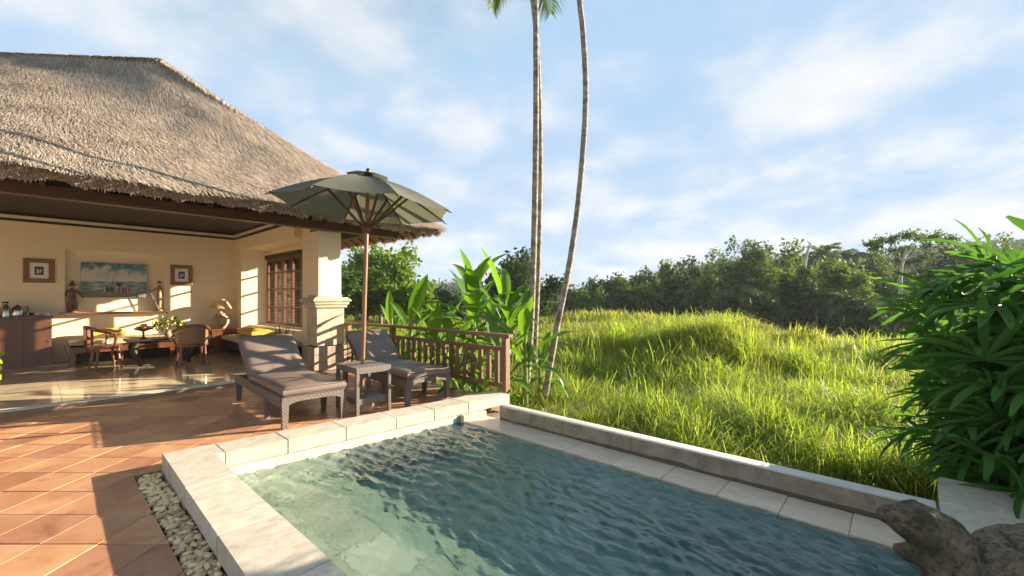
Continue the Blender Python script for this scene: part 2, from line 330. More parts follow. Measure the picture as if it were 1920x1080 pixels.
# ------------------------------------------------------------------ mesh builder
def link(o, parent=None):
    C.objects.link(o)
    if parent: o.parent = parent
    return o
def tag(o, label=None, cat=None, group=None, kind=None):
    if label: o['label'] = label
    if cat: o['category'] = cat
    if group: o['group'] = group
    if kind: o['kind'] = kind
    return o
def thing(name, label, cat, loc=(0, 0, 0), rz=0.0, group=None):
    o = D.objects.new(name, None); o.empty_display_size = 0.2
    o.location = loc; o.rotation_euler = (0, 0, rz); C.objects.link(o)
    return tag(o, label, cat, group)
def setmat(me, m):
    for x in (m if isinstance(m, (list, tuple)) else [m]): me.materials.append(x)

class MB:
    def __init__(s): s.bm = bmesh.new(); s.mi = 0
    def _mi(s, fs):
        for f in fs: f.material_index = s.mi
    def box(s, x0, x1, y0, y1, z0, z1, r=0.0, seg=2, mtx=None):
        mm = Matrix.Translation(((x0 + x1) / 2, (y0 + y1) / 2, (z0 + z1) / 2)) @ Matrix.Diagonal((abs(x1 - x0), abs(y1 - y0), abs(z1 - z0), 1))
        if mtx: mm = mtx @ mm
        g = bmesh.ops.create_cube(s.bm, size=1.0, matrix=mm)
        vs = g['verts']
        if r > 0:
            es = list({e for v in vs for e in v.link_edges})
            bmesh.ops.bevel(s.bm, geom=es, offset=r, segments=seg, profile=0.5, affect='EDGES', clamp_overlap=True)
        return s
    def bar(s, a, b, w, h=None, up=(0, 0, 1), r=0.0, seg=1):             # rectangular bar from a to b
        a, b = Vector(a), Vector(b); h = h or w
        d = b - a; L = d.length; z = d.normalized(); u = Vector(up)
        x = u.cross(z)
        if x.length < 1e-4: x = Vector((1, 0, 0)).cross(z)
        x.normalize(); y = z.cross(x)
        m = Matrix(((x.x, y.x, z.x, a.x), (x.y, y.y, z.y, a.y), (x.z, y.z, z.z, a.z), (0, 0, 0, 1)))
        return s.box(-w / 2, w / 2, -h / 2, h / 2, 0, L, r, seg, m)
    def tube(s, pts, radii, n=8, cap=True):
        pts = [Vector(p) for p in pts]
        if not isinstance(radii, (list, tuple)): radii = [radii] * len(pts)
        rings = []; px = None
        for i, p in enumerate(pts):
            d = (pts[min(i + 1, len(pts) - 1)] - pts[max(i - 1, 0)]).normalized()
            if px is None: px = d.orthogonal().normalized()
            x = (px - d * px.dot(d)).normalized(); y = d.cross(x); px = x
            rings.append([s.bm.verts.new(p + (x * math.cos(2 * math.pi * k / n) + y * math.sin(2 * math.pi * k / n)) * radii[i]) for k in range(n)])
        fs = []
        for a, b in zip(rings, rings[1:]):
            for k in range(n): fs.append(s.bm.faces.new((a[k], a[(k + 1) % n], b[(k + 1) % n], b[k])))
        if cap:
            fs.append(s.bm.faces.new(list(reversed(rings[0])))); fs.append(s.bm.faces.new(rings[-1]))
        s._mi(fs); return s
    def lathe(s, prof, n=16, c=(0, 0, 0), mtx=None):                     # profile of (radius, z)
        rings = []; c = Vector(c)
        for r, z in prof:
            rings.append([s.bm.verts.new((mtx @ Vector((r * math.cos(2 * math.pi * k / n), r * math.sin(2 * math.pi * k / n), z)) if mtx else
                          Vector((r * math.cos(2 * math.pi * k / n), r * math.sin(2 * math.pi * k / n), z))) + c) for k in range(n)])
        fs = []
        for a, b in zip(rings, rings[1:]):
            for k in range(n): fs.append(s.bm.faces.new((a[k], a[(k + 1) % n], b[(k + 1) % n], b[k])))
        if prof[0][0] > 1e-4: fs.append(s.bm.faces.new(list(reversed(rings[0]))))
        if prof[-1][0] > 1e-4: fs.append(s.bm.faces.new(rings[-1]))
        s._mi(fs); return s
    def ball(s, c, r, u=12, v=8, sc=(1, 1, 1), rot=None):
        mm = Matrix.Translation(c) @ (rot.to_matrix().to_4x4() if rot else Matrix.Identity(4)) @ Matrix.Diagonal((r * sc[0], r * sc[1], r * sc[2], 1))
        bmesh.ops.create_uvsphere(s.bm, u_segments=u, v_segments=v, radius=1.0, matrix=mm); return s
    def poly(s, pts):
        f = s.bm.faces.new([s.bm.verts.new(p) for p in pts]); f.material_index = s.mi; return s
    def prism(s, pts, z0, z1, r=0.0):                                    # vertical prism over a plan polygon
        lo = [s.bm.verts.new((p[0], p[1], z0)) for p in pts]; hi = [s.bm.verts.new((p[0], p[1], z1)) for p in pts]
        n = len(pts); fs = [s.bm.faces.new(list(reversed(lo))), s.bm.faces.new(hi)]
        for k in range(n): fs.append(s.bm.faces.new((lo[k], lo[(k + 1) % n], hi[(k + 1) % n], hi[k])))
        if r > 0:
            bmesh.ops.bevel(s.bm, geom=list({e for f in fs for e in f.edges}), offset=r, segments=2, affect='EDGES', clamp_overlap=True)
        return s
    def mesh(s, name, m, smooth=True, angle=40):
        bmesh.ops.recalc_face_normals(s.bm, faces=s.bm.faces[:])
        me = D.meshes.new(name); s.bm.to_mesh(me); s.bm.free(); setmat(me, m)
        if smooth:
            me.polygons.foreach_set('use_smooth', [True] * len(me.polygons))
            try: me.set_sharp_from_angle(angle=R(angle))
            except Exception: pass
        return me
    def build(s, name, m, parent=None, smooth=True, angle=40, world=None):
        o = link(D.objects.new(name, s.mesh(name, m, smooth, angle)), parent)
        if parent is not None and parent.type == 'EMPTY' and world is not False and parent.parent is None and WORLD[0]: o.location = -parent.location
        return o
WORLD = [True]                              # True: builders work in world coordinates under an unrotated root

def npmesh(name, V, F, m, smooth=True):     # numpy triangles / quads -> mesh
    V = np.ascontiguousarray(V, dtype=np.float32); F = np.ascontiguousarray(F, dtype=np.int32)
    me = D.meshes.new(name); n, k = F.shape
    me.vertices.add(len(V)); me.vertices.foreach_set('co', V.ravel())
    me.loops.add(n * k); me.loops.foreach_set('vertex_index', F.ravel())
    me.polygons.add(n); me.polygons.foreach_set('loop_start', np.arange(0, n * k, k, dtype=np.int32))
    if smooth: me.polygons.foreach_set('use_smooth', np.ones(n, dtype=bool))
    me.update(calc_edges=True); setmat(me, m); return me
def npobj(name, V, F, m, parent=None, smooth=True):
    o = link(D.objects.new(name, npmesh(name, V, F, m, smooth)), parent)
    if parent is not None and parent.type == 'EMPTY' and WORLD[0]: o.location = -parent.location
    return o
def copy_tree(o, parent=None):
    c = o.copy(); C.objects.link(c)
    if parent: c.parent = parent
    for ch in list(o.children): copy_tree(ch, c)
    return c
# ------------------------------------------------------------------ terrain
def ss(a, b, x):
    q = np.clip((x - a) / (b - a), 0, 1); return q * q * (3 - 2 * q)
MOUNDS = []                                  # centre x, y, radius across, radius along view, height
def mound(u, v, z, ra, rb, h):
    p = gp(u, v, z); MOUNDS.append((p.x, p.y, ra, rb, h))
mound(1340, 700, -0.45, 1.4, 1.5, 0.48)
mound(1210, 655, -0.5, 2.2, 1.6, 0.36)
mound(1110, 690, -0.5, 1.3, 1.2, 0.26)
mound(1560, 730, -0.6, 1.0, 0.8, 0.18)
mound(1690, 700, -0.6, 1.1, 0.9, 0.20)
mound(1490, 645, -0.45, 1.2, 1.1, 0.45)
mound(1625, 668, -0.45, 1.15, 0.95, 0.44)
mound(1370, 622, -0.5, 3.0, 2.2, 0.40)
mound(1120, 615, -0.5, 4.5, 2.5, 0.33)
mound(1750, 640, -0.5, 2.5, 2.0, 0.30)
mound(760, 606, -0.5, 6.0, 3.0, 0.23)
def terr(x, y):
    k = x * VD.x + y * VD.y; l = x * RD.x + y * RD.y
    z = -0.62 + 0.05 * np.sin(x * 0.9 + 1.3) * np.cos(y * 0.7) + 0.07 * np.sin(0.31 * x - 0.43 * y) + 0.0 * k
    for mx, my, ra, rb, h in MOUNDS:
        dx, dy = x - mx, y - my
        a = dx * RD.x + dy * RD.y; b = dx * VD.x + dy * VD.y
        z = z + h * np.exp(-(a / ra) ** 2 - (b / rb) ** 2)
    z = z + 0.30 * (1 - ss(0.55, 0.64, l / np.maximum(k, 1))) * ss(-0.15, 0.05, l / np.maximum(k, 1)) * ss(6.6, 9.5, k) * (1 - ss(26, 34, k))
    # a dip to the right of the near mound
    q = gp(1620, 760, -0.7); a = (x - q.x) * RD.x + (y - q.y) * RD.y; b = (x - q.x) * VD.x + (y - q.y) * VD.y
    z = z - 0.25 * np.exp(-(a / 1.4) ** 2 - (b / 1.2) ** 2)
    kd = np.interp(960 + l / np.maximum(k, 1) * FPX, [1050, 1250, 1400, 1500, 1620, 1750], [34, 30, 23, 18.5, 16.5, 15.5])
    z = z - ss(0, 1, (k - kd) / (kd * 0.45)) * 2.3              # the field drops into the valley
    z = z - 0.4 * (1 - ss(4.2, 4.9, x)) * 1.0 # sunk below the deck and pool
    return z
SKYU = [0, 700, 780, 860, 940, 1050, 1130, 1200, 1260, 1320, 1400, 1480, 1560, 1640, 1700, 1800, 1920]
SKYV = [545, 540, 528, 527, 540, 551, 532, 524, 510, 492, 480, 480, 486, 480, 472, 458, 448]
def hillz(x, y):
    k = x * VD.x + y * VD.y; l = x * RD.x + y * RD.y
    u = l / np.maximum(k, 1)
    lim = np.interp(960 + u * FPX, SKYU, SKYV)
    return ss(50, 115, k) * np.maximum(0.0, (HZ - lim - 4 + 5 * np.sin(u * 9.0 + k * .02)) * k / FPX - 6.0 + 2.0 * ss(150, 300, k))
# polar ground sheet, fine near the eye and reaching the horizon
ks = np.concatenate([np.array([-30, -18, -10, -6, -3, 0, 1.5]), np.geomspace(2.5, 1500, 150)])
ls = np.linspace(-1.9, 1.9, 181)
KK, LL = np.meshgrid(ks, ls, indexing='ij'); SP = np.maximum(np.abs(KK), 9.0)
GX = KK * VD.x + LL * SP * RD.x; GY = KK * VD.y + LL * SP * RD.y
GZ = terr(GX, GY) + hillz(GX, GY)
V = np.stack([GX, GY, GZ], -1).reshape(-1, 3)
ni, nj = KK.shape
ii, jj = np.meshgrid(np.arange(ni - 1), np.arange(nj - 1), indexing='ij')
b0 = (ii * nj + jj).ravel()
# cut the pool and the terrace out of the ground sheet
cen = V[np.stack([b0, b0 + 1, b0 + nj + 1, b0 + nj], 1)].mean(1)
far = (KK[:-1, :-1].ravel() > 60)
F4 = np.stack([b0, b0 + nj, b0 + nj + 1, b0 + 1], 1)
keep = ~((cen[:, 0] < 3.95) & (cen[:, 0] > -7) & (cen[:, 1] < 18) & (cen[:, 1] > -6))
tag(npobj('field', V, F4[keep & ~far], M['ground']), kind='structure')
tag(npobj('hills', V, F4[keep & far], M['hill']), kind='structure')

# ------------------------------------------------------------------ terrace deck and its tiles
def backline(x, o=0.0): return 4.47 - (x - 0.672) * (0.326 / 3.496) + o      # outer edge of the far coping, slightly askew
PX0, PX1 = 0.66, 3.73
b = MB()
b.prism([(-4.5, -3), (0.48, -3), (0.48, backline(0.48)), (4.36, backline(4.36)), (4.36, 8.4), (-4.5, 8.4)], -0.9, -0.012)
deck = b.build('terrace', M['grout'], None, smooth=False); tag(deck, kind='structure')
def clip(poly, a, bb, c):                    # keep a*x + b*y <= c
    o = []
    for i, p in enumerate(poly):
        q = poly[(i + 1) % len(poly)]; dpv = a * p[0] + bb * p[1] - c; dq = a * q[0] + bb * q[1] - c
        if dpv <= 0: o.append(p)
        if dpv * dq < 0:
            s_ = dpv / (dpv - dq); o.append((p[0] + (q[0] - p[0]) * s_, p[1] + (q[1] - p[1]) * s_))
    return o
def tile_mesh(pts, name='tile'):
    cx = sum(p[0] for p in pts) / len(pts); cy = sum(p[1] for p in pts) / len(pts)
    bm = bmesh.new(); n = len(pts)
    lo = [bm.verts.new((p[0], p[1], -0.011)) for p in pts]
    mid = [bm.verts.new((p[0], p[1], -0.003)) for p in pts]
    hi = []
    for p in pts:
        d = Vector((cx - p[0], cy - p[1], 0)); d = d.normalized() * min(0.005, d.length * 0.3)
        hi.append(bm.verts.new((p[0] + d.x, p[1] + d.y, 0)))
    for k in range(n):
        j = (k + 1) % n
        bm.faces.new((lo[k], lo[j], mid[j], mid[k])); bm.faces.new((mid[k], mid[j], hi[j], hi[k]))
    bm.faces.new(hi)
    bmesh.ops.recalc_face_normals(bm, faces=bm.faces[:])
    me = D.meshes.new(name); bm.to_mesh(me); bm.free(); setmat(me, M['terracotta']); return me
TS, GAP = 0.331, 0.0026
h_ = TS / 2 - GAP
ex, ey = Vector((RD.x, RD.y)), Vector((VD.x, VD.y))
full_tile = tile_mesh([tuple(ex * a * h_ + ey * c * h_) for a, c in ((-1, -1), (1, -1), (1, 1), (-1, 1))])
o0 = gp(152, 1020); o0k = o0.x * VD.x + o0.y * VD.y; o0l = o0.x * RD.x + o0.y * RD.y
tiles = []
for i in range(-40, 50):
    for j in range(-45, 40):
        ck = o0k + (i + 0.5) * TS; cl_ = o0l + (j + 0.5) * TS + 0.10
        c2 = ex * cl_ + ey * ck
        if not (-4.4 < c2.x < 4.7 and -2.9 < c2.y < 8.6): continue
        sq = [tuple(c2 + ex * a * h_ + ey * c * h_) for a, c in ((-1, -1), (1, -1), (1, 1), (-1, 1))]
        n0 = len(sq)
        def area(pl):
            return abs(sum(pl[q][0] * pl[(q + 1) % len(pl)][1] - pl[(q + 1) % len(pl)][0] * pl[q][1] for q in range(len(pl)))) / 2 if len(pl) > 2 else 0
        A0 = area(sq)
        sl = 0.326 / 3.496
        up = clip(clip(clip(clip(sq, -sl, -1, -(backline(0) + 0.004)), 0, 1, 7.80), 1, 0, 4.34), -1, 0, 4.4)
        lf = clip(clip(clip(clip(sq, 1, 0, 0.497), 0, 1, 7.80), -1, 0, 4.4), 0, -1, 2.9)
        if any(p[0] > 0.497 for p in sq) and any(p[0] < 0.497 for p in sq) and area(up) < A0 * 0.999 and area(up) > 0.0005:
            lf2 = clip(lf, sl, 1, backline(0) + 0.004)      # a tile cut round the pool corner
            cand = [up, lf2]
        else: cand = [up if area(up) >= area(lf) else lf]
        for pl in cand:
            a_ = area(pl)
            if a_ < 0.0012: continue
            dist = ck if ck > 0.3 else 99
            lat = abs(cl_) / max(ck, 0.3)
            seen = ck > 1.2 and lat < 1.35
            tiles.append((0 if seen else 1, dist, c2, pl, a_ > A0 * 0.9995))
tiles.sort(key=lambda q: (q[0], q[1]))
for q in tiles[:298]:
    _, _, c2, pl, isfull = q
    if isfull: me = full_tile
    else: me = tile_mesh([(p[0] - c2.x, p[1] - c2.y) for p in pl])
    o = link(D.objects.new('tile', me), deck)
    o.location = (c2.x, c2.y, rnd.uniform(-0.0012, 0.0012)); o.rotation_euler = (rnd.gauss(0, 0.0025), rnd.gauss(0, 0.0025), 0)
bm = bmesh.new()
for q in tiles[298:]:
    pl = q[3]; z = rnd.uniform(-0.0015, 0.0)
    hi = [bm.verts.new((p[0], p[1], z)) for p in pl]; lo = [bm.verts.new((p[0], p[1], -0.011)) for p in pl]
    bm.faces.new(hi)
    for k in range(len(pl)): bm.faces.new((lo[k], lo[(k + 1) % len(pl)], hi[(k + 1) % len(pl)], hi[k]))
bmesh.ops.recalc_face_normals(bm, faces=bm.faces[:])
me = D.meshes.new('tile'); bm.to_mesh(me); bm.free(); setmat(me, M['terracotta'])
tag(link(D.objects.new('tile_field', me), deck), kind='stuff')

# ------------------------------------------------------------------ pebble strip
strip = MB().prism([(0.484, -2.5), (0.655, -2.5), (0.655, 4.40), (0.515, 4.43)], -0.05, -0.030).build('pebble_strip', M['soil'], None, smooth=False)
tag(strip, kind='structure')
pebs = []
for k in range(3):
    bm = bmesh.new(); bmesh.ops.create_icosphere(bm, subdivisions=2, radius=1.0)
    for v in bm.verts: v.co *= 1 + 0.22 * mnoise.noise(v.co * 1.2 + Vector((k * 7, 0, 0)))
    me = D.meshes.new('pebble'); bm.to_mesh(me); bm.free(); setmat(me, M['pebble']); me.polygons.foreach_set('use_smooth', [True] * len(me.polygons)); pebs.append(me)
def pebble(x, y, z, parent_list):
    parent_list.append((x, y, z, rnd.uniform(0.021, 0.034), rnd.uniform(0.013, 0.020), rnd.uniform(0.010, 0.015), rnd.uniform(0, 6.28), rnd.randrange(3)))
pl_ = []
y = 4.405
while y > 1.2:
    w0 = 0.515 - (4.43 - y) * 0.004
    for x in np.arange(w0 + 0.016, 0.652, 0.0335):
        pebble(x + rnd.uniform(-0.009, 0.009), y + rnd.uniform(-0.009, 0.009), -0.022 + rnd.uniform(-0.003, 0.004), pl_)
        if rnd.random() < 0.40: pebble(x + rnd.uniform(-0.02, 0.02), y + rnd.uniform(-0.02, 0.02), -0.004 + rnd.uniform(-0.004, 0.004), pl_)
    y -= 0.0345
pl_.sort(key=lambda q: (q[0] * VD.x + q[1] * VD.y) + (0.0 if q[2] > -0.012 else 0.25))
vis = [q for q in pl_ if q[0] * VD.x + q[1] * VD.y > 1.55]
rest = [q for q in pl_ if q[0] * VD.x + q[1] * VD.y <= 1.55] + vis[298:]
for x, y, z, a, bb, c, r_, k in vis[:298]:
    o = link(D.objects.new('pebble', pebs[k]), strip)
    o.location = (x, y, z); o.scale = (a, bb, c); o.rotation_euler = (rnd.uniform(-.3, .3), rnd.uniform(-.3, .3), r_)
bm = bmesh.new()
for x, y, z, a, bb, c, r_, k in rest:
    bmesh.ops.create_icosphere(bm, subdivisions=2, radius=1.0, matrix=Matrix.Translation((x, y, z)) @ Euler((0.1, 0, r_)).to_matrix().to_4x4() @ Matrix.Diagonal((a, bb, c, 1)))
me = D.meshes.new('pebble'); bm.to_mesh(me); bm.free(); setmat(me, M['pebble']); me.polygons.foreach_set('use_smooth', [True] * len(me.polygons))
tag(link(D.objects.new('pebble_bed', me), strip), kind='stuff')

# ------------------------------------------------------------------ swimming pool
WZ = -0.085                                   # water level
pool = thing('swimming_pool', 'small plunge pool with cream stone coping and rippled green water', 'pool', (2.2, 2.0, -0.9))
def inner(x): return 4.119 - (x - 0.99) * (0.295 / 3.175)                        # inner edge of the far coping
CT = 0.125
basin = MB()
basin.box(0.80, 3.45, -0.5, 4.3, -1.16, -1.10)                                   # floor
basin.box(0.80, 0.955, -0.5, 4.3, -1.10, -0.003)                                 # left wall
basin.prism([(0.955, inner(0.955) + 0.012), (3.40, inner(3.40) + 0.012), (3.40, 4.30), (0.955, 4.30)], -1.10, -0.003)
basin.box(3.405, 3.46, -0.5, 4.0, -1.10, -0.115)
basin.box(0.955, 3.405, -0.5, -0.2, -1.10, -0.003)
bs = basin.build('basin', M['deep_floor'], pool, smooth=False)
# seat bench along the left and far sides, laid with slabs
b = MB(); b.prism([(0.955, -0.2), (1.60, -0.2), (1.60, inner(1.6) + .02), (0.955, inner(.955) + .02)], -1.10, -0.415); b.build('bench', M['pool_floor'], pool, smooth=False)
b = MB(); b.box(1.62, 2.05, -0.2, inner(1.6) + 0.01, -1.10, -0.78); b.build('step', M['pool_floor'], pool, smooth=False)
yb_ = -0.18
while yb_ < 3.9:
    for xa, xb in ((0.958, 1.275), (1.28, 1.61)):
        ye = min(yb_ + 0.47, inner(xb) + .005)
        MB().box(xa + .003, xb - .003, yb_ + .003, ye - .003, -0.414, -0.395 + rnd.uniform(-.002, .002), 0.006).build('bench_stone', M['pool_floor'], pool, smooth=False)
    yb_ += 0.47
# band of small tiles at the waterline of the far wall
x = 0.965
while x < 3.25:
    w = 0.148
    yy = inner(x) + 0.012
    for (za, zb) in ((-0.15, -0.006), (-0.305, -0.156)):
        MB().prism([(x, inner(x) + 0.004 + rnd.uniform(-.002, .002)), (x + w - 0.004, inner(x + w) + 0.004 + rnd.uniform(-.002, .002)), (x + w - 0.004, inner(x + w) + 0.014), (x, inner(x) + 0.014)], za, zb).build('wall_tile', M['pool_tile'], pool, smooth=False)
    x += w
# coping stones: far side
cuts = [0.96, 1.06, 1.60, 2.10, 2.66, 3.12, 3.62, 4.17]
cuts = [0.665, 1.03, 1.50, 2.02, 2.55, 3.02, 3.50, 4.17]
for a, c in zip(cuts, cuts[1:]):
    g = 0.0016
    ya, yc = backline(a), backline(c)
    if a < 0.7:
        pts = [(0.672 - 0.0182 * 0.92, 3.55), (0.955, 3.55), (0.965, inner(0.965) - 0.0), (1.03 - g, inner(1.03)), (1.03 - g, backline(1.03)), (0.672, 4.47)]
    else: pts = [(a + g, inner(a)), (c - g, inner(c)), (c - g, yc), (a + g, ya)]
    dz = rnd.uniform(-0.0015, 0.0015)
    MB().prism(pts, 0.0 if a > 0.7 else -0.03, CT + dz, 0.005).build('coping_stone', M['coping'], pool, smooth=True, angle=30)
MB().prism([(0.68, 3.5), (0.945, 3.5), (0.975, inner(0.965) + 0.012), (4.15, inner(4.15) + 0.012), (4.15, backline(4.15) - 0.012), (0.69, 4.45)], 0.0, CT - 0.006).build('mortar', M['mortar'], pool, smooth=False)
MB().box(0.67, 0.945, -0.15, 3.549, 0.0, CT - 0.006).build('mortar', M['mortar'], pool, smooth=False)
# left side
def lx(y): return 0.672 - 0.0182 * (4.47 - y)
cuts = [3.55, 2.72, 2.05, 1.35, 0.62, -0.18]
for a, c in zip(cuts, cuts[1:]):
    MB().prism([(lx(c), c + 0.0015), (0.955, c + 0.0015), (0.955, a - 0.0015), (lx(a), a - 0.0015)], 0.0, CT + rnd.uniform(-.0015, .0015), 0.005).build('coping_stone', M['coping'], pool, smooth=True, angle=30)
# facing under the left coping, towards the pebbles
yy = 4.44
while yy > -2:
    MB().box(0.668, 0.70, yy - 0.40, yy - 0.003, -0.06, -0.002, 0.003).build('facing_stone', M['stone_block'], pool, smooth=False)
    yy -= 0.403
# near side, wide slabs at the end of the overflow wall
cuts = [0.60, 1.30, 2.10, 3.28, 4.30]
for a, c in zip(cuts, cuts[1:]):
    yb = -0.19 if a < 3 else -0.165
    MB().prism([(a + .002, -1.35), (c - .002, -1.35), (c - .002, yb - (0.03 if a > 3 else 0)), (a + .002, yb)], 0.0, CT + (0.004 if a > 3 else rnd.uniform(-.001, .001)), 0.008).build('coping_stone', M['coping'], pool, smooth=True, angle=30)
MB().box(0.62, 4.28, -1.33, -0.215, -1.0, -0.003).build('near_wall', M['coping'], pool, smooth=False)
MB().prism([(3.46, -0.2), (3.92, -0.2), (3.92, 3.75), (4.15, 3.84), (4.15, 4.12), (3.46, 4.2)], -1.1, -0.132).build('overflow_bed', M['concrete'], pool, smooth=False)
# ledge the water laps over, of long pinkish slabs
cuts = [inner(3.6) - 0.03, 2.95, 2.40, 1.90, 1.45, 1.02, 0.62, 0.24, -0.18]
for a, c in zip(cuts, cuts[1:]):
    MB().prism([(3.392, c + .0015), (3.748, c + .0015), (3.748, a - .0015), (3.392, a - .0015)], -0.13, WZ + 0.012 + rnd.uniform(-.002, .002), 0.004).build('ledge_stone', M['ledge'], pool, smooth=True, angle=30)
# far end cheek of the overflow and the low wall beyond
MB().prism([(3.392, inner(3.392) - 0.045), (3.73, inner(3.73) - 0.06), (3.73, inner(3.73) + 0.02), (3.392, inner(3.392) + 0.02)], -0.13, -0.005, 0.004).build('end_block', M['ledge'], pool, smooth=True, angle=30)
MB().box(3.728, 3.850, -0.165, 3.59, 0.0845, 0.101, 0.005).build('lit_wall_top', M['lit_top_stone'], pool, smooth=True, angle=30)  # thin pale sheet added to paint the wall's top as lit
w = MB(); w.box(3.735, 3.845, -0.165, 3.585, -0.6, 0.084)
wall = w.build('overflow_wall', M['shaded_wet_wall'], pool, smooth=True, angle=30)
# water: a closed body whose top is a rippled sheet
NX, NY = 190, 320
xs = np.linspace(0.957, 3.40, NX); ys = np.linspace(-0.19, inner(1.0) + 0.0, NY)
XX, YY = np.meshgrid(xs, ys, indexing='ij')
ymax = 4.119 - (XX - 0.99) * (0.295 / 3.175) + 0.003
YY = -0.19 + (YY + 0.19) / (ys[-1] + 0.19) * (ymax + 0.19)
ZZ = np.zeros_like(XX)
for q in range(44):
    wl = 0.055 + 0.15 * npr.uniform(0, 1) ** 1.8; th = R(-12) + npr.normal(0, 0.38); ph = npr.uniform(0, 6.28)
    warp = 0.05 * np.sin(2.7 * XX + q) + 0.05 * np.sin(2.9 * YY + 2 * q)
    ZZ += 0.0098 * wl * np.sin(2 * np.pi / wl * (XX * math.cos(th) + YY * math.sin(th) + warp) + ph)
jet = gp(840, 930, WZ); rr = np.hypot(XX - jet.x, YY - jet.y)
ZZ += 0.003 * np.exp(-rr * 1.1) * np.sin(rr * 34)
calm = 0.62 + 0.38 * ss(1.3, 2.3, XX)
ZZ = WZ + ZZ * calm
top = np.stack([XX, YY, ZZ], -1).reshape(-1, 3)
ii, jj = np.meshgrid(np.arange(NX - 1), np.arange(NY - 1), indexing='ij'); b0 = (ii * NY + jj).ravel()
F = np.stack([b0, b0 + NY, b0 + NY + 1, b0 + 1], 1)
rim = [i * NY for i in range(NX)] + [(NX - 1) * NY + j for j in range(1, NY)] + [i * NY + NY - 1 for i in range(NX - 2, -1, -1)] + [j for j in range(NY - 2, 0, -1)]
bot = top[rim].copy(); bot[:, 2] = -1.16; n0 = len(top); nr = len(rim)
SF = np.array([(rim[(q + 1) % nr], rim[q], n0 + q, n0 + (q + 1) % nr) for q in range(nr)])
me = npmesh('water', np.concatenate([top, bot]), np.concatenate([F, SF]), M['water'])
bm = bmesh.new(); bm.from_mesh(me); bm.verts.ensure_lookup_table()
bm.faces.new([bm.verts[n0 + q] for q in range(nr)]); bmesh.ops.recalc_face_normals(bm, faces=bm.faces[:]); bm.to_mesh(me); bm.free()
wo = tag(link(D.objects.new('water', me)), kind='structure')



# ------------------------------------------------------------------ thatched pavilion
FZ = 0.06
pav = thing('thatched_pavilion', 'open fronted cream pavilion under a big thatched roof beside the terrace', 'pavilion', (0, 10.5, 0))
flo = MB().prism([(-4.4, 7.82), (3.10, 7.82), (3.10, 8.62), (4.3, 8.62), (4.3, 13.2), (-4.4, 13.2)], -0.3, FZ - 0.012).build('floor', M['grout'], pav, smooth=False)
def ftile(x0, x1, y0, y1, m='marble'):
    return MB().box(x0 + .001, x1 - .001, y0 + .001, y1 - .001, FZ - 0.0115, FZ + rnd.uniform(-.0004, .0004), 0.0015, 1).build('floor_tile', M[m], flo, smooth=False)
for x0 in np.arange(-3.4, 3.0, 0.8): ftile(x0, min(x0 + 0.8, 3.09), 7.815, 7.99, 'floor_edge')
for x0 in np.arange(-3.4, 3.4, 0.6):
    for y0 in np.arange(7.99, 12.85, 0.6):
        if x0 + 0.6 > 3.09 and y0 < 8.63: continue
        ftile(x0, min(x0 + 0.6, 3.45), y0, min(y0 + 0.6, 12.89))
# back wall with its shallow niche
BY = 12.9; NX0, NX1, NZ0, NZ1 = 0.36, 1.98, 1.09, 2.42
w = MB()
w.box(-4.4, NX0, BY, BY + 0.3, FZ, 3.06); w.box(NX1, 4.4, BY, BY + 0.3, FZ, 3.06)
w.box(NX0, NX1, BY, BY + 0.3, FZ, NZ0); w.box(NX0, NX1, BY, BY + 0.3, NZ1, 3.06); w.box(NX0, NX1, BY + 0.14, BY + 0.3, NZ0, NZ1)
w.box(-4.6, -4.402, 8.0, BY + 0.3, FZ, 3.06)
w.build('wall', M['plaster'], pav, smooth=False)
# window wall: the bay is 0.6 m deep, from y 8.9 to 12.4
SX, BX = 3.45, 4.05
w = MB()
w.box(SX, 4.25, 12.402, BY - 0.002, FZ, 3.06)                 # pier at the room corner
w.box(SX, 4.25, 9.05, 12.40, 2.62, 3.06)                      # above the bay
w.box(3.61, 4.25, 8.69, 9.048, FZ, 3.06)                      # pier behind the column
w.box(SX + 0.2, BX + 0.19, 9.05, 12.40, FZ, 0.70)             # under the window
w.box(BX, BX + 0.2, 9.05, 12.40, 2.50, 2.618)
w.build('wall', M['plaster'], pav, smooth=False)
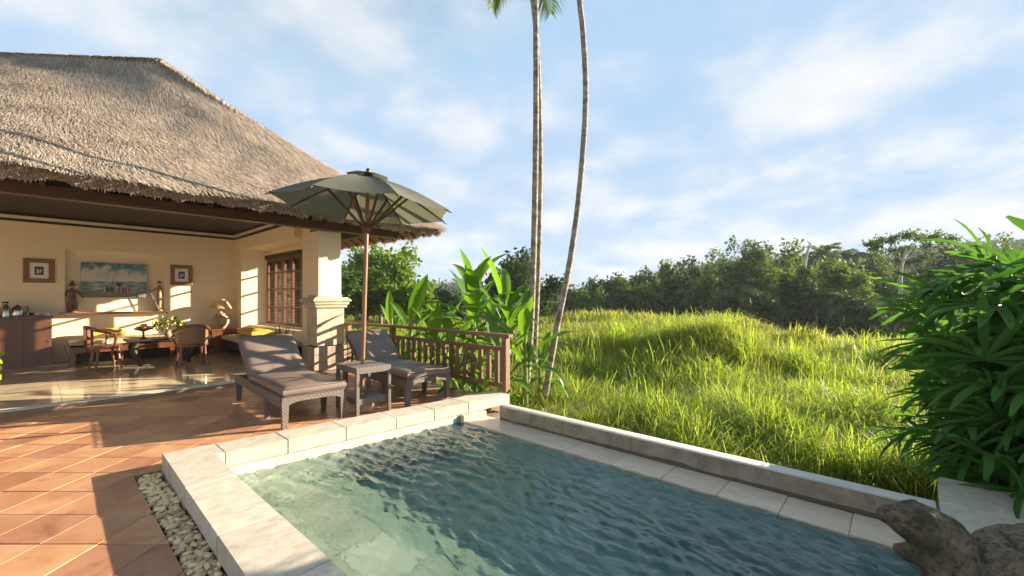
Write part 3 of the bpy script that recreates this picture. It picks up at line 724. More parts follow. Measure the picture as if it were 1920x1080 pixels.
# windows: three double leaves in dark red wood, each with a slatted blind
win_y = [9.07, 10.17, 11.27, 12.38]
for ya, yb in zip(win_y, win_y[1:]):
    fr = MB(); x0, x1 = BX - 0.02, BX + 0.05; z0, z1 = 0.71, 2.49
    fr.box(x0, x1, ya, yb, z1 - 0.16, z1); fr.box(x0, x1, ya, yb, z0, z0 + 0.07)
    for y_ in (ya, (ya + yb) / 2 - 0.045, yb - 0.09): fr.box(x0 + .001, x1 - .001, y_, y_ + 0.09, z0 + 0.07, z1 - 0.16)
    for z_ in (1.15, 1.60, 2.02): fr.box(x0 + .004, x1 - .004, ya + 0.09, (ya + yb) / 2 - 0.045, z_, z_ + 0.03); fr.box(x0 + .004, x1 - .004, (ya + yb) / 2 + 0.045, yb - 0.09, z_, z_ + 0.03)
    f = fr.build('window', M['windowwood'], pav, smooth=False)
    for y0, y1 in ((ya + 0.091, (ya + yb) / 2 - 0.046), ((ya + yb) / 2 + 0.046, yb - 0.091)):
        MB().box(BX + 0.018, BX + 0.022, y0, y1, z0 + 0.071, z1 - 0.161).build('pane', M['glass'], f, smooth=False)
    MB().box(BX - 0.075, BX - 0.03, ya + 0.02, yb - 0.02, z1 - 0.10, z1 + 0.005, 0.004).build('blind_head', M['darkwood'], f, smooth=False)
    z_ = z0 + 0.10; sl_mesh = None
    while z_ < z1 - 0.40:
        if sl_mesh is None:
            s_ = MB().bar((-0.010, 0, -0.0022), (0.010, 0, 0.0022), yb - ya - 0.08, 0.0022, up=(0, 0, 1)); sl_mesh = s_.mesh('slat', M['slat'], False)
        o = link(D.objects.new('slat', sl_mesh), f); o.location = (BX - 0.05, (ya + yb) / 2, z_)
        z_ += 0.036
# dark and cream cornice on top of the walls
def cornice(name, m, o, z0, z1):
    c = MB(); c.box(-4.4, SX - o + .001, BY - o, BY - 0.001, z0, z1); c.box(SX - o, SX - 0.001, 8.3, BY - o - .001, z0, z1)
    c.build(name, m, pav, smooth=False)
cornice('moulding', M['darkwood'], 0.035, 2.905, 2.955)
cornice('moulding', M['white_plaster'], 0.055, 2.956, 3.015)
cornice('moulding', M['darkwood'], 0.075, 3.016, 3.055)
# dark boarded ceiling with its ribs
x_ = -4.4
while x_ < 3.6:
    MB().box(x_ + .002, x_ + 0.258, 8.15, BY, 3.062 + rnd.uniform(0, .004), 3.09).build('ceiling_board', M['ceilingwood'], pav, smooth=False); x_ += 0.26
for y_ in (): MB().box(-4.4, SX - 0.08, y_, y_ + 0.09, 2.98, 3.060).build('ceiling_rib', M['darkwood'], pav, smooth=False)
# front beam and the beam under the right eave
MB().box(-5.0, 5.26, 8.13, 8.29, 2.695, 2.85, 0.006).build('beam', M['beamwood'], pav, smooth=False)
MB().box(-5.0, 3.5, 8.32, 8.44, 2.87, 3.058, 0.004).build('beam', M['darkwood'], pav, smooth=False)
MB().box(4.62, 4.76, 8.30, 13.6, 2.72, 2.86, 0.006).build('beam', M['darkwood'], pav, smooth=False)
# column: shaft on a stone pedestal
col = MB().box(3.61, 4.04, 8.30, 8.685, 1.44, 2.692, 0.006).build('column', M['plaster'], pav, smooth=False)
def ring(name, m, x0, x1, y0, y1, z0, z1, o, r=0.006): MB().box(x0 - o, x1 + o, y0 - o, y1 + o, z0, z1, r).build(name, m, col, smooth=True, angle=35)
cx0, cx1, cy0, cy1 = 3.555, 4.095, 8.245, 8.70
ring('necking', M['stone_block'], 3.61, 4.04, 8.30, 8.68, 1.405, 1.448, 0.03)
b = MB().lathe([(0.0, 0.0)], 4) if False else MB()
o1, o2 = 0.10, 0.045
vs = []
for (o, z) in ((o1, 1.325), (o1 + 0.01, 1.35), (o2, 1.4045)):
    vs.append([b.bm.verts.new(p) for p in ((cx0 - o, cy0 - o, z), (cx1 + o, cy0 - o, z), (cx1 + o, cy1 + o, z), (cx0 - o, cy1 + o, z))])
for a, c in zip(vs, vs[1:]):
    for k in range(4): b.bm.faces.new((a[k], a[(k + 1) % 4], c[(k + 1) % 4], c[k]))
b.bm.faces.new(vs[0][::-1]); b.bm.faces.new(vs[-1])
b.build('capital', M['stone_block'], col, smooth=False)
ring('capital_band', M['stone_block'], cx0, cx1, cy0, cy1, 1.262, 1.318, 0.075, 0.012)
ring('capital_band', M['stone_block'], cx0, cx1, cy0, cy1, 1.205, 1.256, 0.045, 0.012)
MB().box(cx0 + .03, cx1 - .03, cy0 + .03, cy1 - .03, 0.0, 1.27).build('core', M['soil'], col, smooth=False)
def courses(x0, x1, y0, y1, zs, m, d=0.032):
    for r_, (za, zb) in enumerate(zip(zs, zs[1:])):
        nx = 2 if r_ % 2 else 3
        e = [x0] + [x0 + (x1 - x0) * (q + (0.0 if r_ % 2 else 0.06 * rnd.uniform(-1, 1))) / nx for q in range(1, nx)] + [x1]
        for a, c in zip(e, e[1:]):
            MB().box(a + .0015, c - .0015, y0 - rnd.uniform(0, .003), y0 + d, za + .0015, zb - .0015, 0.004, 1).build('block', m, col, smooth=False)
        e = [y0 + d + .001, y0 + (y1 - y0) * (0.5 + 0.1 * (r_ % 2)), y1]
        for a, c in zip(e, e[1:]):
            for (xa, xb) in ((x0 - rnd.uniform(0, .003), x0 + d), (x1 - d, x1 + rnd.uniform(0, .003))):
                MB().box(xa, xb, a + .0015, c - .0015, za + .0015, zb - .0015, 0.004, 1).build('block', m, col, smooth=False)
courses(cx0, cx1, cy0, cy1, [0.47, 0.66, 0.84, 1.02, 1.20], M['stone_block'])
courses(cx0 - 0.09, cx1 + 0.09, cy0 - 0.09, cy1, [0.0, 0.16, 0.31, 0.465], M['grey_stone'])
MB().box(cx0 - .06, cx1 + .06, cy0 - .06, cy1, 0.0, 0.455).build('core', M['soil'], col, smooth=False)

# roof shell: eave lines, hip and ridge
E0, E1 = Vector((-5.6, 7.3, 2.945)), Vector((5.80, 7.3, 2.945))
RA, RB = Vector((1.69, 11.41, 6.38)), Vector((-3.4, 15.6, 6.12))
E2 = Vector((5.80, 16.2, 2.945)); E3 = Vector((-5.6, 20.0, 2.945))
def bulge(s_, tt): return 0.10 * math.sin(math.pi * tt) + 0.05 * math.sin(9 * s_ + 3 * tt) * math.sin(math.pi * tt)
def facegrid(a, b_, c, d, ns, nt):           # a-b eave, d-c top
    G = np.zeros((ns + 1, nt + 1, 3))
    for i in range(ns + 1):
        for j in range(nt + 1):
            s_, tt = i / ns, j / nt
            p = (a.lerp(b_, s_)).lerp(d.lerp(c, s_), tt)
            nn = (b_ - a).cross(d - a).normalized()
            edge = min(1, min(s_, 1 - s_) * 8)
            p = p + nn * (bulge(s_ * (b_ - a).length / 8, tt) * edge + 0.035 * mnoise.noise(p * 1.6) * edge * min(1, (1 - tt) * 8))
            p.z -= 0.17 * math.sin(math.pi * tt ** 0.85) * (1 if a.z < 3 else 0.3)
            G[i, j] = p
    return G
rb = MB()
def addgrid(G, flip=False):
    vv = [[rb.bm.verts.new(p) for p in row] for row in G]
    for i in range(len(vv) - 1):
        for j in range(len(vv[0]) - 1):
            q = [vv[i][j], vv[i + 1][j], vv[i + 1][j + 1], vv[i][j + 1]]
            if (q[2].co - q[3].co).length < 1e-5: q = q[:3]
            try: rb.bm.faces.new(q)
            except ValueError: pass
GF = facegrid(E0, E1, RA, RB, 90, 40); addgrid(GF)
GR = facegrid(E1, E2, RA, RA, 50, 40); addgrid(GR)
GB = facegrid(E2, E3, RB, RA, 20, 8); addgrid(GB)
# underside and cut eave edge
dn = 0.27
U0, U1, U2 = Vector((-5.6, 7.42, 2.80)), Vector((5.68, 7.42, 2.80)), Vector((5.68, 16.1, 2.80))
UA = RA - Vector((0, 0, 0.42)); UB = RB - Vector((0, 0, 0.42))
GU = facegrid(U0, U1, UA, UB, 60, 12); addgrid(GU)
GU2 = facegrid(U1, U2, UA, UA, 30, 12); addgrid(GU2)
for a, b_, c, d in ((E0, E1, U1, U0), (E1, E2, U2, U1)):
    addgrid(np.array([[a.lerp(b_, i / 40), (a.lerp(b_, i / 40)).lerp(d.lerp(c, i / 40), 0.5) + Vector((0, 0, 0.01)), d.lerp(c, i / 40)] for i in range(41)]))
roof = rb.build('roof', M['thatch_base'], pav, smooth=True, angle=60)
# straw: tapered strips lying down the slope, then a fringe along the eave
def gridpt(G, s_, tt):
    ns, nt = G.shape[0] - 1, G.shape[1] - 1
    fs, ft = s_ * ns, tt * nt; i = np.minimum(fs.astype(int), ns - 1); j = np.minimum(ft.astype(int), nt - 1)
    a = (fs - i)[:, None]; b_ = (ft - j)[:, None]
    return (G[i, j] * (1 - a) + G[i + 1, j] * a) * (1 - b_) + (G[i, j + 1] * (1 - a) + G[i + 1, j + 1] * a) * b_
def unit(v): return v / np.maximum(np.linalg.norm(v, axis=1, keepdims=True), 1e-9)
SV, SFc = [], []
def straws(G, n, smin=0.0, tri=False):
    s_ = npr.uniform(smin, 1, n); tt = npr.uniform(0, 1, n)
    if tri:
        ok = npr.uniform(0, 1, n) < (1 - tt * 0.98); s_, tt = s_[ok], tt[ok]
    else:
        ok = npr.uniform(0, 1, n) < (1 - tt * 0.35); s_, tt = s_[ok], tt[ok]
    n = len(s_)
    p = gridpt(G, s_, tt)
    dt = gridpt(G, s_, np.clip(tt + 0.02, 0, 1)) - gridpt(G, s_, np.clip(tt - 0.02, 0, 1))
    dsv = gridpt(G, np.clip(s_ + 0.02, 0, 1), tt) - gridpt(G, np.clip(s_ - 0.02, 0, 1), tt)
    dn_ = -unit(dt); sd_ = unit(dsv); nm = unit(np.cross(dsv, dt)); nm *= np.sign(nm[:, 2:3])
    # straight down the slope
    dv = nm * nm[:, 2:3]; dv[:, 2] -= 1; dv = unit(dv)
    dn_ = unit(0.5 * dn_ + 0.5 * dv)
    sd_ = unit(np.cross(dn_, nm))
    cl = np.array([mnoise.noise(Vector(q) * 2.3) for q in p]) 
    L = npr.uniform(0.14, 0.40, n)[:, None]; wd = npr.uniform(0.005, 0.009, n)[:, None]
    j1 = (npr.normal(0, 0.10, n) + 0.30 * cl)[:, None]; lift = npr.uniform(0.003, 0.030, n)[:, None]
    d1 = unit(dn_ + sd_ * j1)
    a = p + nm * npr.uniform(-0.005, 0.012, n)[:, None]; tip = a + d1 * L + nm * lift; midp = a + d1 * L * 0.55 + nm * lift * 0.8
    w_ = sd_ * wd
    V = np.stack([a - w_, a + w_, tip + w_ * 0.3, tip - w_ * 0.3], 1).reshape(-1, 3)
    return V, np.arange(n)[:, None] * 4 + np.array([[0, 1, 2, 3]])
parts = [straws(GF, 190000, 0.30), straws(GR, 14000, tri=True)]
def fringe(a, b_, n, outw):
    s_ = npr.uniform(0, 1, n); a = np.array(a); b_ = np.array(b_)
    p = a + (b_ - a) * s_[:, None]; ex_ = unit(np.tile(b_ - a, (n, 1)))
    cl = np.array([mnoise.noise(Vector((q * 44.0, 0.3, 0))) for q in s_]); cl2 = np.array([mnoise.noise(Vector((q * 11.0, 5.3, 0))) for q in s_])
    row = npr.uniform(0, 1, n)
    p = p + np.array(outw) * (0.02 - 0.10 * row)[:, None]; p[:, 2] += -0.10 * row + 0.01
    L = np.clip(0.055 + 0.065 * cl + 0.035 * cl2 + npr.normal(0, 0.016, n), 0.015, 0.17)[:, None]
    d = unit(np.tile(np.array([0, 0, -1.0]), (n, 1)) + np.array(outw) * npr.uniform(-0.1, 0.5, n)[:, None] + ex_ * npr.normal(0, 0.22, n)[:, None])
    w_ = ex_ * npr.uniform(0.005, 0.011, n)[:, None]
    tip = p + d * L; m_ = p + d * L * 0.6
    V = np.stack([p - w_, p + w_, m_ + w_, m_ - w_, tip + w_ * 0.2, tip - w_ * 0.2], 1).reshape(-1, 3)
    b0 = np.arange(n)[:, None] * 6
    return V, np.concatenate([b0 + np.array([[0, 1, 2, 3]]), b0 + np.array([[3, 2, 4, 5]])])
parts += [fringe((-3.0, 7.31, 2.885), (5.8, 7.31, 2.885), 15000, (0, -1, 0)), fringe((5.79, 7.3, 2.885), (5.79, 14, 2.885), 9000, (1, 0, 0))]
# ridge and hip cap: tufts thrown both ways
def hipstraw(a, b_, n):
    a = np.array(a); b_ = np.array(b_); s_ = npr.uniform(0, 1, n); p = a + (b_ - a) * s_[:, None]
    p[:, 2] += 0.0 - 0.17 * np.sin(np.pi * s_ ** 0.85) * (1 if abs(a[2] - b_[2]) > 1 else 0)
    side = np.where(npr.uniform(0, 1, n) < 0.65, 1.0, -1.0)[:, None]
    ax = unit(np.tile(b_ - a, (n, 1)))
    d = unit(np.cross(ax, np.tile([0, 0, 1.0], (n, 1))) * side * npr.uniform(0.3, 1, n)[:, None] + ax * npr.normal(-0.5, 0.35, n)[:, None] + np.array([0, 0, -0.55]))
    w_ = unit(np.cross(d, np.tile([0.2, 0.1, 1.0], (n, 1)))) * npr.uniform(0.006, 0.012, n)[:, None]
    L = npr.uniform(0.08, 0.22, n)[:, None]; tip = p + d * L; m_ = p + d * L * 0.5 + np.array([0, 0, 0.01])
    V = np.stack([p - w_, p + w_, m_ + w_, m_ - w_, tip + w_ * 0.2, tip - w_ * 0.2], 1).reshape(-1, 3)
    b0 = np.arange(n)[:, None] * 6
    return V, np.concatenate([b0 + np.array([[0, 1, 2, 3]]), b0 + np.array([[3, 2, 4, 5]])])
parts += [hipstraw(E1, RA, 7000), hipstraw(RA, RB, 5000)]
off = 0; VV, FF = [], []
for v_, f_ in parts: VV.append(v_); FF.append(f_ + off); off += len(v_)
tag(npobj('thatch_straw', np.concatenate(VV), np.concatenate(FF), M['thatch'], roof, smooth=False), kind='stuff')
# rafters under the eaves
for x_ in np.arange(-4.6, 5.5, 0.42): MB().bar((x_, 7.50, 2.735), (x_, 8.2, 3.20), 0.05, 0.055).build('rafter', M['darkwood'], roof, smooth=False)
for y_ in np.arange(8.0, 15, 0.42): MB().bar((5.60, y_, 2.735), (4.9, y_, 3.20), 0.05, 0.055).build('rafter', M['furnwood'], roof, smooth=False)
# ------------------------------------------------------------------ railing
rail = thing('railing', 'brown wooden balustrade along the far edge of the terrace beside the broad leaved plants', 'railing', (4.28, 5.4, 0))
PA, PB, PC = Vector((4.25, 3.97, 0)), Vector((4.29, 6.80, 0)), Vector((4.16, 8.22, 0))
for p, h in ((PA, 0.86), (PB, 0.86), (PC + Vector((0, -0.03, 0)), 0.86)):
    MB().box(p.x - .042, p.x + .042, p.y - .042, p.y + .042, -0.25, h, 0.004).build('post', M['balwood'], rail, smooth=False)
for a, c in ((PA, PB), (PB, PC)):
    d = (c - a).normalized()
    z = Vector((0, 0, 1))
    e0 = a - d * (0.10 if a is PA else -0.002); e1 = c + d * (0.045 if c is PB else 0)
    MB().bar(e0 + z * 0.885, e1 + z * 0.885, 0.10, 0.045, r=0.006).build('top_rail', M['railwood'], rail, smooth=False)
    MB().bar(a + d * .043 + z * 0.70, c - d * .043 + z * 0.70, 0.06, 0.05, r=0.004).build('mid_rail', M['railwood'], rail, smooth=False)
    MB().bar(a + d * .043 + z * 0.20, c - d * .043 + z * 0.20, 0.05, 0.06, r=0.004).build('bottom_rail', M['railwood'], rail, smooth=False)
    L = (c - a).length; n = int(L / 0.165)
    for q in range(1, n):
        p = a + d * (L * q / n); w = 0.034
        MB().bar(p + z * 0.232, p + z * 0.673, 0.075, 0.028, up=(1, 0, 0)).build('baluster', M['balwood'], rail, smooth=False)

# ------------------------------------------------------------------ sun loungers
WORLD[0] = False
def lounger(name, label, cat, loc, rz, group):
    r_ = thing(name, label, cat, loc, rz, group)
    hw, L = 0.35, 1.95
    f = MB()
    f.box(-hw, -hw + .045, 0.05, 1.30, 0.225, 0.335, 0.006); f.box(hw - .045, hw, 0.05, 1.30, 0.225, 0.335, 0.006)
    f.box(-hw, -hw + .045, 1.304, L, 0.235, 0.335, 0.006); f.box(hw - .045, hw, 1.304, L, 0.235, 0.335, 0.006)
    f.box(-hw + .046, hw - .046, 0.06, 1.26, 0.29, 0.33)
    f.box(-hw + .046, hw - .046, L - 0.05, L - 0.005, 0.235, 0.335, 0.006)
    f.build('frame', M['wicker'], r_, smooth=False)
    ap = MB()                                                       # arched apron at the foot
    n = 16; lo, hi = [], []
    for k in range(n + 1):
        x = -hw + 2 * hw * k / n; q = abs(x) / hw
        lo.append((x, 0.335 - (0.055 + 0.085 * max(0, (q - 0.45) / 0.55) ** 2.2))); hi.append((x, 0.335))
    for (y0, y1) in ((0.0, 0.048),):
        vf = [[ap.bm.verts.new((x, y, z)) for x, z in rowp] for y in (y0, y1) for rowp in (lo, hi)]
        for k in range(n):
            ap.bm.faces.new((vf[0][k], vf[0][k + 1], vf[1][k + 1], vf[1][k])); ap.bm.faces.new((vf[2][k], vf[3][k], vf[3][k + 1], vf[2][k + 1]))
            ap.bm.faces.new((vf[1][k], vf[1][k + 1], vf[3][k + 1], vf[3][k])); ap.bm.faces.new((vf[0][k], vf[2][k], vf[2][k + 1], vf[0][k + 1]))
    ap.build('apron', M['wicker'], r_, smooth=False)
    def leg(x, y, top, s0, s1, sp):
        b = MB(); vs = []
        for z, s_, o in ((0.0, s1, sp), (top, s0, 0)):
            vs.append([b.bm.verts.new((x + dx * s_ + math.copysign(o, x) * 0, y + dy * s_, z)) for dx, dy in ((-1, -1), (1, -1), (1, 1), (-1, 1))])
        for k in range(4): b.bm.faces.new((vs[0][k], vs[0][(k + 1) % 4], vs[1][(k + 1) % 4], vs[1][k]))
        b.bm.faces.new(vs[0][::-1]); b.bm.faces.new(vs[1])
        b.build('leg', M['wicker'], r_, smooth=False)
    for sx_ in (-1, 1):
        leg(sx_ * (hw - .036), 0.036, 0.30, 0.037, 0.026, 0.01); leg(sx_ * (hw - .030), 0.60, 0.24, 0.034, 0.024, 0.01); leg(sx_ * (hw - .030), L - 0.09, 0.25, 0.036, 0.024, 0.01)
    def cushion(nm, x0, x1, y0, y1, z0, z1, mtx=None, par=None):
        b = MB(); b.box(x0, x1, y0, y1, z0, z1)
        bmesh.ops.subdivide_edges(b.bm, edges=b.bm.edges[:], cuts=7, use_grid_fill=True)
        cx, cy, cz = (x0 + x1) / 2, (y0 + y1) / 2, (z0 + z1) / 2
        for v in b.bm.verts:
            ux, uy, uz = (v.co.x - cx) / (x1 - x0) * 2, (v.co.y - cy) / (y1 - y0) * 2, (v.co.z - cz) / (z1 - z0) * 2
            ex_ = max(0, abs(ux) - 0.80) / 0.2; ey_ = max(0, abs(uy) - 0.9) / 0.1
            v.co.z = cz + (v.co.z - cz) * (1 - 0.32 * max(ex_, ey_) ** 2) + (0.010 * (1 - ux ** 2) * (1 - uy ** 2) if uz > 0 else 0) + 0.006 * mnoise.noise(v.co * 5 + Vector((loc[0], 0, 0)))
            v.co.x -= math.copysign(0.012 * (abs(uz) ** 2) * (1 if abs(ux) > .99 else 0), ux)
            v.co.y -= math.copysign(0.012 * (abs(uz) ** 2) * (1 if abs(uy) > .99 else 0), uy)
        if mtx: b.bm.transform(mtx)
        return b.build(nm, M['cushion'], par or r_, True, 60)
    se = cushion('seat_cushion', -hw + .005, hw - .005, -0.015, 1.27, 0.336, 0.436)
    pg = MB()
    for z_ in (0.345, 0.428):
        x_, y0_, y1_ = hw - .004, -0.012, 1.262
        pg.tube([(-x_, y1_, z_), (-x_, y0_ + .02, z_), (-x_ + .02, y0_, z_), (x_ - .02, y0_, z_), (x_, y0_ + .02, z_), (x_, y1_, z_)], 0.0045, 5)
    pg.build('piping', M['cushion'], se)
    a = R(40); mt = Matrix.Translation((0, 1.26, 0.335)) @ Matrix.Rotation(a, 4, 'X')
    bf = MB(); bf.box(-hw + .01, hw - .01, 0.0, 0.74, -0.03, 0.005, 0.006, 2, mt); bp_ = bf.build('back_panel', M['wicker'], r_, smooth=False)
    cushion('back_cushion', -hw + .005, hw - .005, 0.0, 0.755, 0.007, 0.092, mt)
    st = MB(); st.bar((-0.2, 1.78, 0.70), (-0.2, 1.92, 0.30), 0.02); st.bar((0.2, 1.78, 0.70), (0.2, 1.92, 0.30), 0.02); st.build('prop', M['darkwood'], r_, smooth=False)
    return r_
lounger('sun_lounger', 'brown wicker sun lounger nearest the pool corner, left of the umbrella table', 'sun lounger', (2.07, 4.82, 0), R(-2.5), 'sun loungers either side of the umbrella')
lounger('sun_lounger', 'brown wicker sun lounger between the umbrella pole and the wooden balustrade', 'sun lounger', (3.515, 4.68, 0), R(-2.5), 'sun loungers either side of the umbrella')

# ------------------------------------------------------------------ table and parasol
tb = thing('side_table', 'square wicker side table with the umbrella pole through its top', 'side table', (2.745, 5.02, 0), R(-3))
hx, hy, tz = 0.225, 0.29, 0.565
t_ = MB(); t_.box(-hx, hx, -hy, hy, tz - 0.075, tz, 0.006); t_.build('table_top', M['wicker'], tb, smooth=False)
t_ = MB(); t_.box(-hx + .03, hx - .03, -hy + .03, hy - .03, 0.115, 0.185, 0.006); t_.build('shelf', M['wicker'], tb, smooth=False)
for sx_ in (-1, 1):
    for sy_ in (-1, 1): MB().box(sx_ * (hx - .02) - .02, sx_ * (hx - .02) + .02, sy_ * (hy - .02) - .02, sy_ * (hy - .02) + .02, 0, tz - 0.0755, 0.004).build('leg', M['wicker'], tb, smooth=False)
ub = thing('parasol', 'open olive canvas parasol with wooden ribs standing over the loungers', 'parasol', (2.725, 5.03, 0), R(6))
lean = Vector((0.020, -0.02, 1)).normalized()
def up(z): return lean * z
MB().lathe([(0, 0.0), (0.19, 0.0), (0.19, 0.085), (0.17, 0.10), (0.05, 0.105), (0.04, 0.2), (0, 0.2)], 4).build('foot', M['stone_block'], ub, smooth=False)
MB().tube([up(0.15), up(1.6), up(2.93)], [0.026, 0.026, 0.024], 14).build('pole', M['umbwood'], ub, True, 50)
MB().lathe([(0, 0), (0.055, 0), (0.06, 0.02), (0.04, 0.045), (0.028, 0.05), (0.03, 0.07), (0.018, 0.095), (0, 0.10)], 14, up(2.935)).build('finial', M['ribwood'], ub, True, 50)
MB().lathe([(0.028, -0.06), (0.05, -0.05), (0.055, 0.0), (0.05, 0.045), (0.03, 0.06)], 14, up(2.28)).build('runner', M['ribwood'], ub, True, 50)
RR, zr = 1.09, 2.515
AX = up(2.93)
tilt = Matrix.Rotation(R(3.2), 3, Vector((VD.x, VD.y, 0)))
tips = [AX + tilt @ Vector((RR * math.cos(R(45 * k + 22.5 + 4)), RR * math.sin(R(45 * k + 22.5 + 4)), zr - 2.93)) for k in range(8)]
c = MB()
NR, NS = 8, 6
for k in range(8):
    a, b_ = tips[k], tips[(k + 1) % 8]
    g = []
    for i in range(NR + 1):
        s_ = 0.03 + 0.97 * i / NR; row = []
        for j in range(NS + 1):
            u = j / NS
            p = AX.lerp(a, s_).lerp(AX.lerp(b_, s_), u)
            sag = 4 * u * (1 - u)
            p = AX + (p - AX) * (1 - 0.055 * sag * s_)
            p.z += 0.055 * math.sin(math.pi * min(1, s_)) * (1 - 0.3 * sag) - 0.04 * sag * s_ + 0.012
            row.append(c.bm.verts.new(p))
        g.append(row)
    for i in range(NR):
        for j in range(NS): c.bm.faces.new((g[i][j], g[i + 1][j], g[i + 1][j + 1], g[i][j + 1]))
bmesh.ops.remove_doubles(c.bm, verts=c.bm.verts[:], dist=0.0008)
can = c.build('canopy', M['canvas_green'], ub, True, 18)
vt = MB()
for k in range(8):
    a, b_ = AX + (tips[k] - AX) * 0.24, AX + (tips[(k + 1) % 8] - AX) * 0.24
    vt.poly([AX + Vector((0, 0, .055)), a + Vector((0, 0, .095)), b_ + Vector((0, 0, .095))])
bmesh.ops.remove_doubles(vt.bm, verts=vt.bm.verts[:], dist=0.0008)
vt.build('vent', M['canvas_green'], can, True, 18)
for k in range(8):
    pts = [AX + (tips[k] - AX) * s_ + Vector((0, 0, 0.055 * math.sin(math.pi * s_) - 0.012)) for s_ in (0.03, 0.2, 0.4, 0.6, 0.8, 1.0)]
    pts[-1] = pts[-1] + (tips[k] - AX).normalized() * 0.03
    rb_ = MB().tube(pts, [0.012] * 5 + [0.007], 6).build('rib', M['ribwood'], ub, True, 50)
    mid_ = AX + (tips[k] - AX) * 0.50 + Vector((0, 0, 0.035))
    d = Vector((tips[k].x - AX.x, tips[k].y - AX.y, 0)).normalized()
    MB().bar(up(2.28) + d * 0.045, mid_, 0.022, 0.026).build('strut', M['ribwood'], rb_, smooth=False)
WORLD[0] = True

# ------------------------------------------------------------------ inside the pavilion
def fz(z): return FZ + z
cab = thing('cabinet', 'dark brown wooden cabinet with a tea set on top against the cream wall', 'cabinet', (-0.35, 12.65, FZ))
MB().box(-0.92, 0.17, 12.42, 12.89, FZ, 1.0).build('body', M['cabinet'], cab, smooth=False)
MB().box(-0.94, 0.19, 12.385, 12.895, 1.001, 1.04, 0.004).build('top', M['cabinet'], cab, smooth=False)
for a, c_ in ((-0.90, -0.555), (-0.55, -0.205), (-0.20, 0.155)):
    d = MB().box(a, c_, 12.405, 12.4195, FZ + 0.06, 0.98, 0.003).build('door', M['cabinet'], cab, smooth=False)
    MB().ball((c_ - 0.03, 12.395, 0.55), 0.012, 8, 6).build('knob', M['steel'], d)
kt = thing('kettle', 'shiny steel electric kettle with a black handle on the cabinet', 'kettle', (-0.28, 12.6, 1.04))
MB().lathe([(0, 1.041), (0.085, 1.041), (0.09, 1.06), (0.075, 1.20), (0.05, 1.235), (0, 1.24)], 18, (-0.28, 12.6, 0)).build('body', M['steel'], kt)
MB().tube([(-0.20, 12.6, 1.21), (-0.155, 12.6, 1.225), (-0.145, 12.6, 1.15), (-0.185, 12.6, 1.08)], 0.011, 8).build('handle', M['black'], kt)
MB().lathe([(0, 1.24), (0.05, 1.238), (0.015, 1.25), (0.012, 1.265), (0, 1.267)], 12, (-0.28, 12.6, 0)).build('lid', M['black'], kt)
th = thing('flask', 'dark upright flask left of the kettle', 'flask', (-0.43, 12.58, 1.04))
MB().lathe([(0, 1.041), (0.062, 1.041), (0.062, 1.22), (0.045, 1.245), (0.04, 1.29), (0, 1.29)], 16, (-0.43, 12.58, 0)).build('body', M['steel'], th)
MB().lathe([(0.04, 1.291), (0.04, 1.325), (0, 1.328)], 14, (-0.43, 12.58, 0)).build('lid', M['black'], th)
bx = thing('ice_bucket', 'small dark bucket on the far left of the cabinet', 'bucket', (-0.68, 12.58, 1.04))
MB().lathe([(0, 1.041), (0.07, 1.041), (0.085, 1.19), (0.078, 1.19), (0.065, 1.06), (0, 1.06)], 16, (-0.68, 12.58, 0)).build('bucket', M['black'], bx)
for k, (x, lab) in enumerate(((-0.10, 'dark small cup beside the kettle'), (-0.02, 'white saucer with a white cup in the middle of the cabinet top'), (0.10, 'white cup nearest the right end of the cabinet'))):
    cp = thing('cup', lab, 'cup', (x, 12.56, 1.04), 0, 'cups on the cabinet')
    MB().lathe([(0, 1.0415), (0.05, 1.0415), (0.062, 1.052), (0.03, 1.048), (0, 1.047)], 14, (x, 12.56, 0)).build('saucer', M['white_cer'], cp)
    MB().lathe([(0, 1.053), (0.022, 1.053), (0.036, 1.10), (0.032, 1.10), (0.02, 1.06), (0, 1.058)], 14, (x, 12.56, 0)).build('bowl', M['black'] if k == 0 else M['white_cer'], cp)
# niche shelf
MB().box(0.28, 2.02, 12.76, 13.035, 1.045, 1.088, 0.004).build('niche_shelf', M['furnwood'], pav, smooth=False)
# large painting
pt = thing('painting', 'wide painting of people wading on a beach under a teal sky, in the niche', 'painting', (1.14, 13.0, 1.78))
px0, px1, pz0, pz1 = 0.60, 1.68, 1.405, 2.155
pb = MB(); pb.box(px0 - 1.14, px1 - 1.14, -0.030, 0.02, pz0 - 1.78, pz1 - 1.78, 0.003)
WORLD[0] = False
pb.build('canvas', M['painting'], pt, smooth=False)
fg = {k: MB() for k in ('paint_light', 'paint_dark', 'paint_red')}
for k in range(26):
    x = -0.16 + 0.40 * (k / 25) + rnd.uniform(-.012, .012); h = rnd.uniform(0.12, 0.19); z = -0.26 + rnd.uniform(-0.015, 0.02)
    mm_ = fg[rnd.choice(['paint_light', 'paint_light', 'paint_dark', 'paint_dark', 'paint_red'])]
    mm_.box(x - .010, x + .010, -0.0325, -0.0302, z, z + h * 0.62); mm_.box(x - .006, x + .006, -0.0328, -0.0303, z + h * 0.62, z + h * 0.8)
fg['paint_red'].box(-0.05, -0.035, -0.033, -0.0303, -0.14, 0.11); fg['paint_light'].box(-0.07, -0.015, -0.0332, -0.0304, 0.02, 0.10); fg['paint_dark'].box(0.02, 0.10, -0.0332, -0.0304, -0.13, -0.05)
for k_, m_ in fg.items(): m_.build('painted_figures', M[k_], pt, smooth=False)
WORLD[0] = True
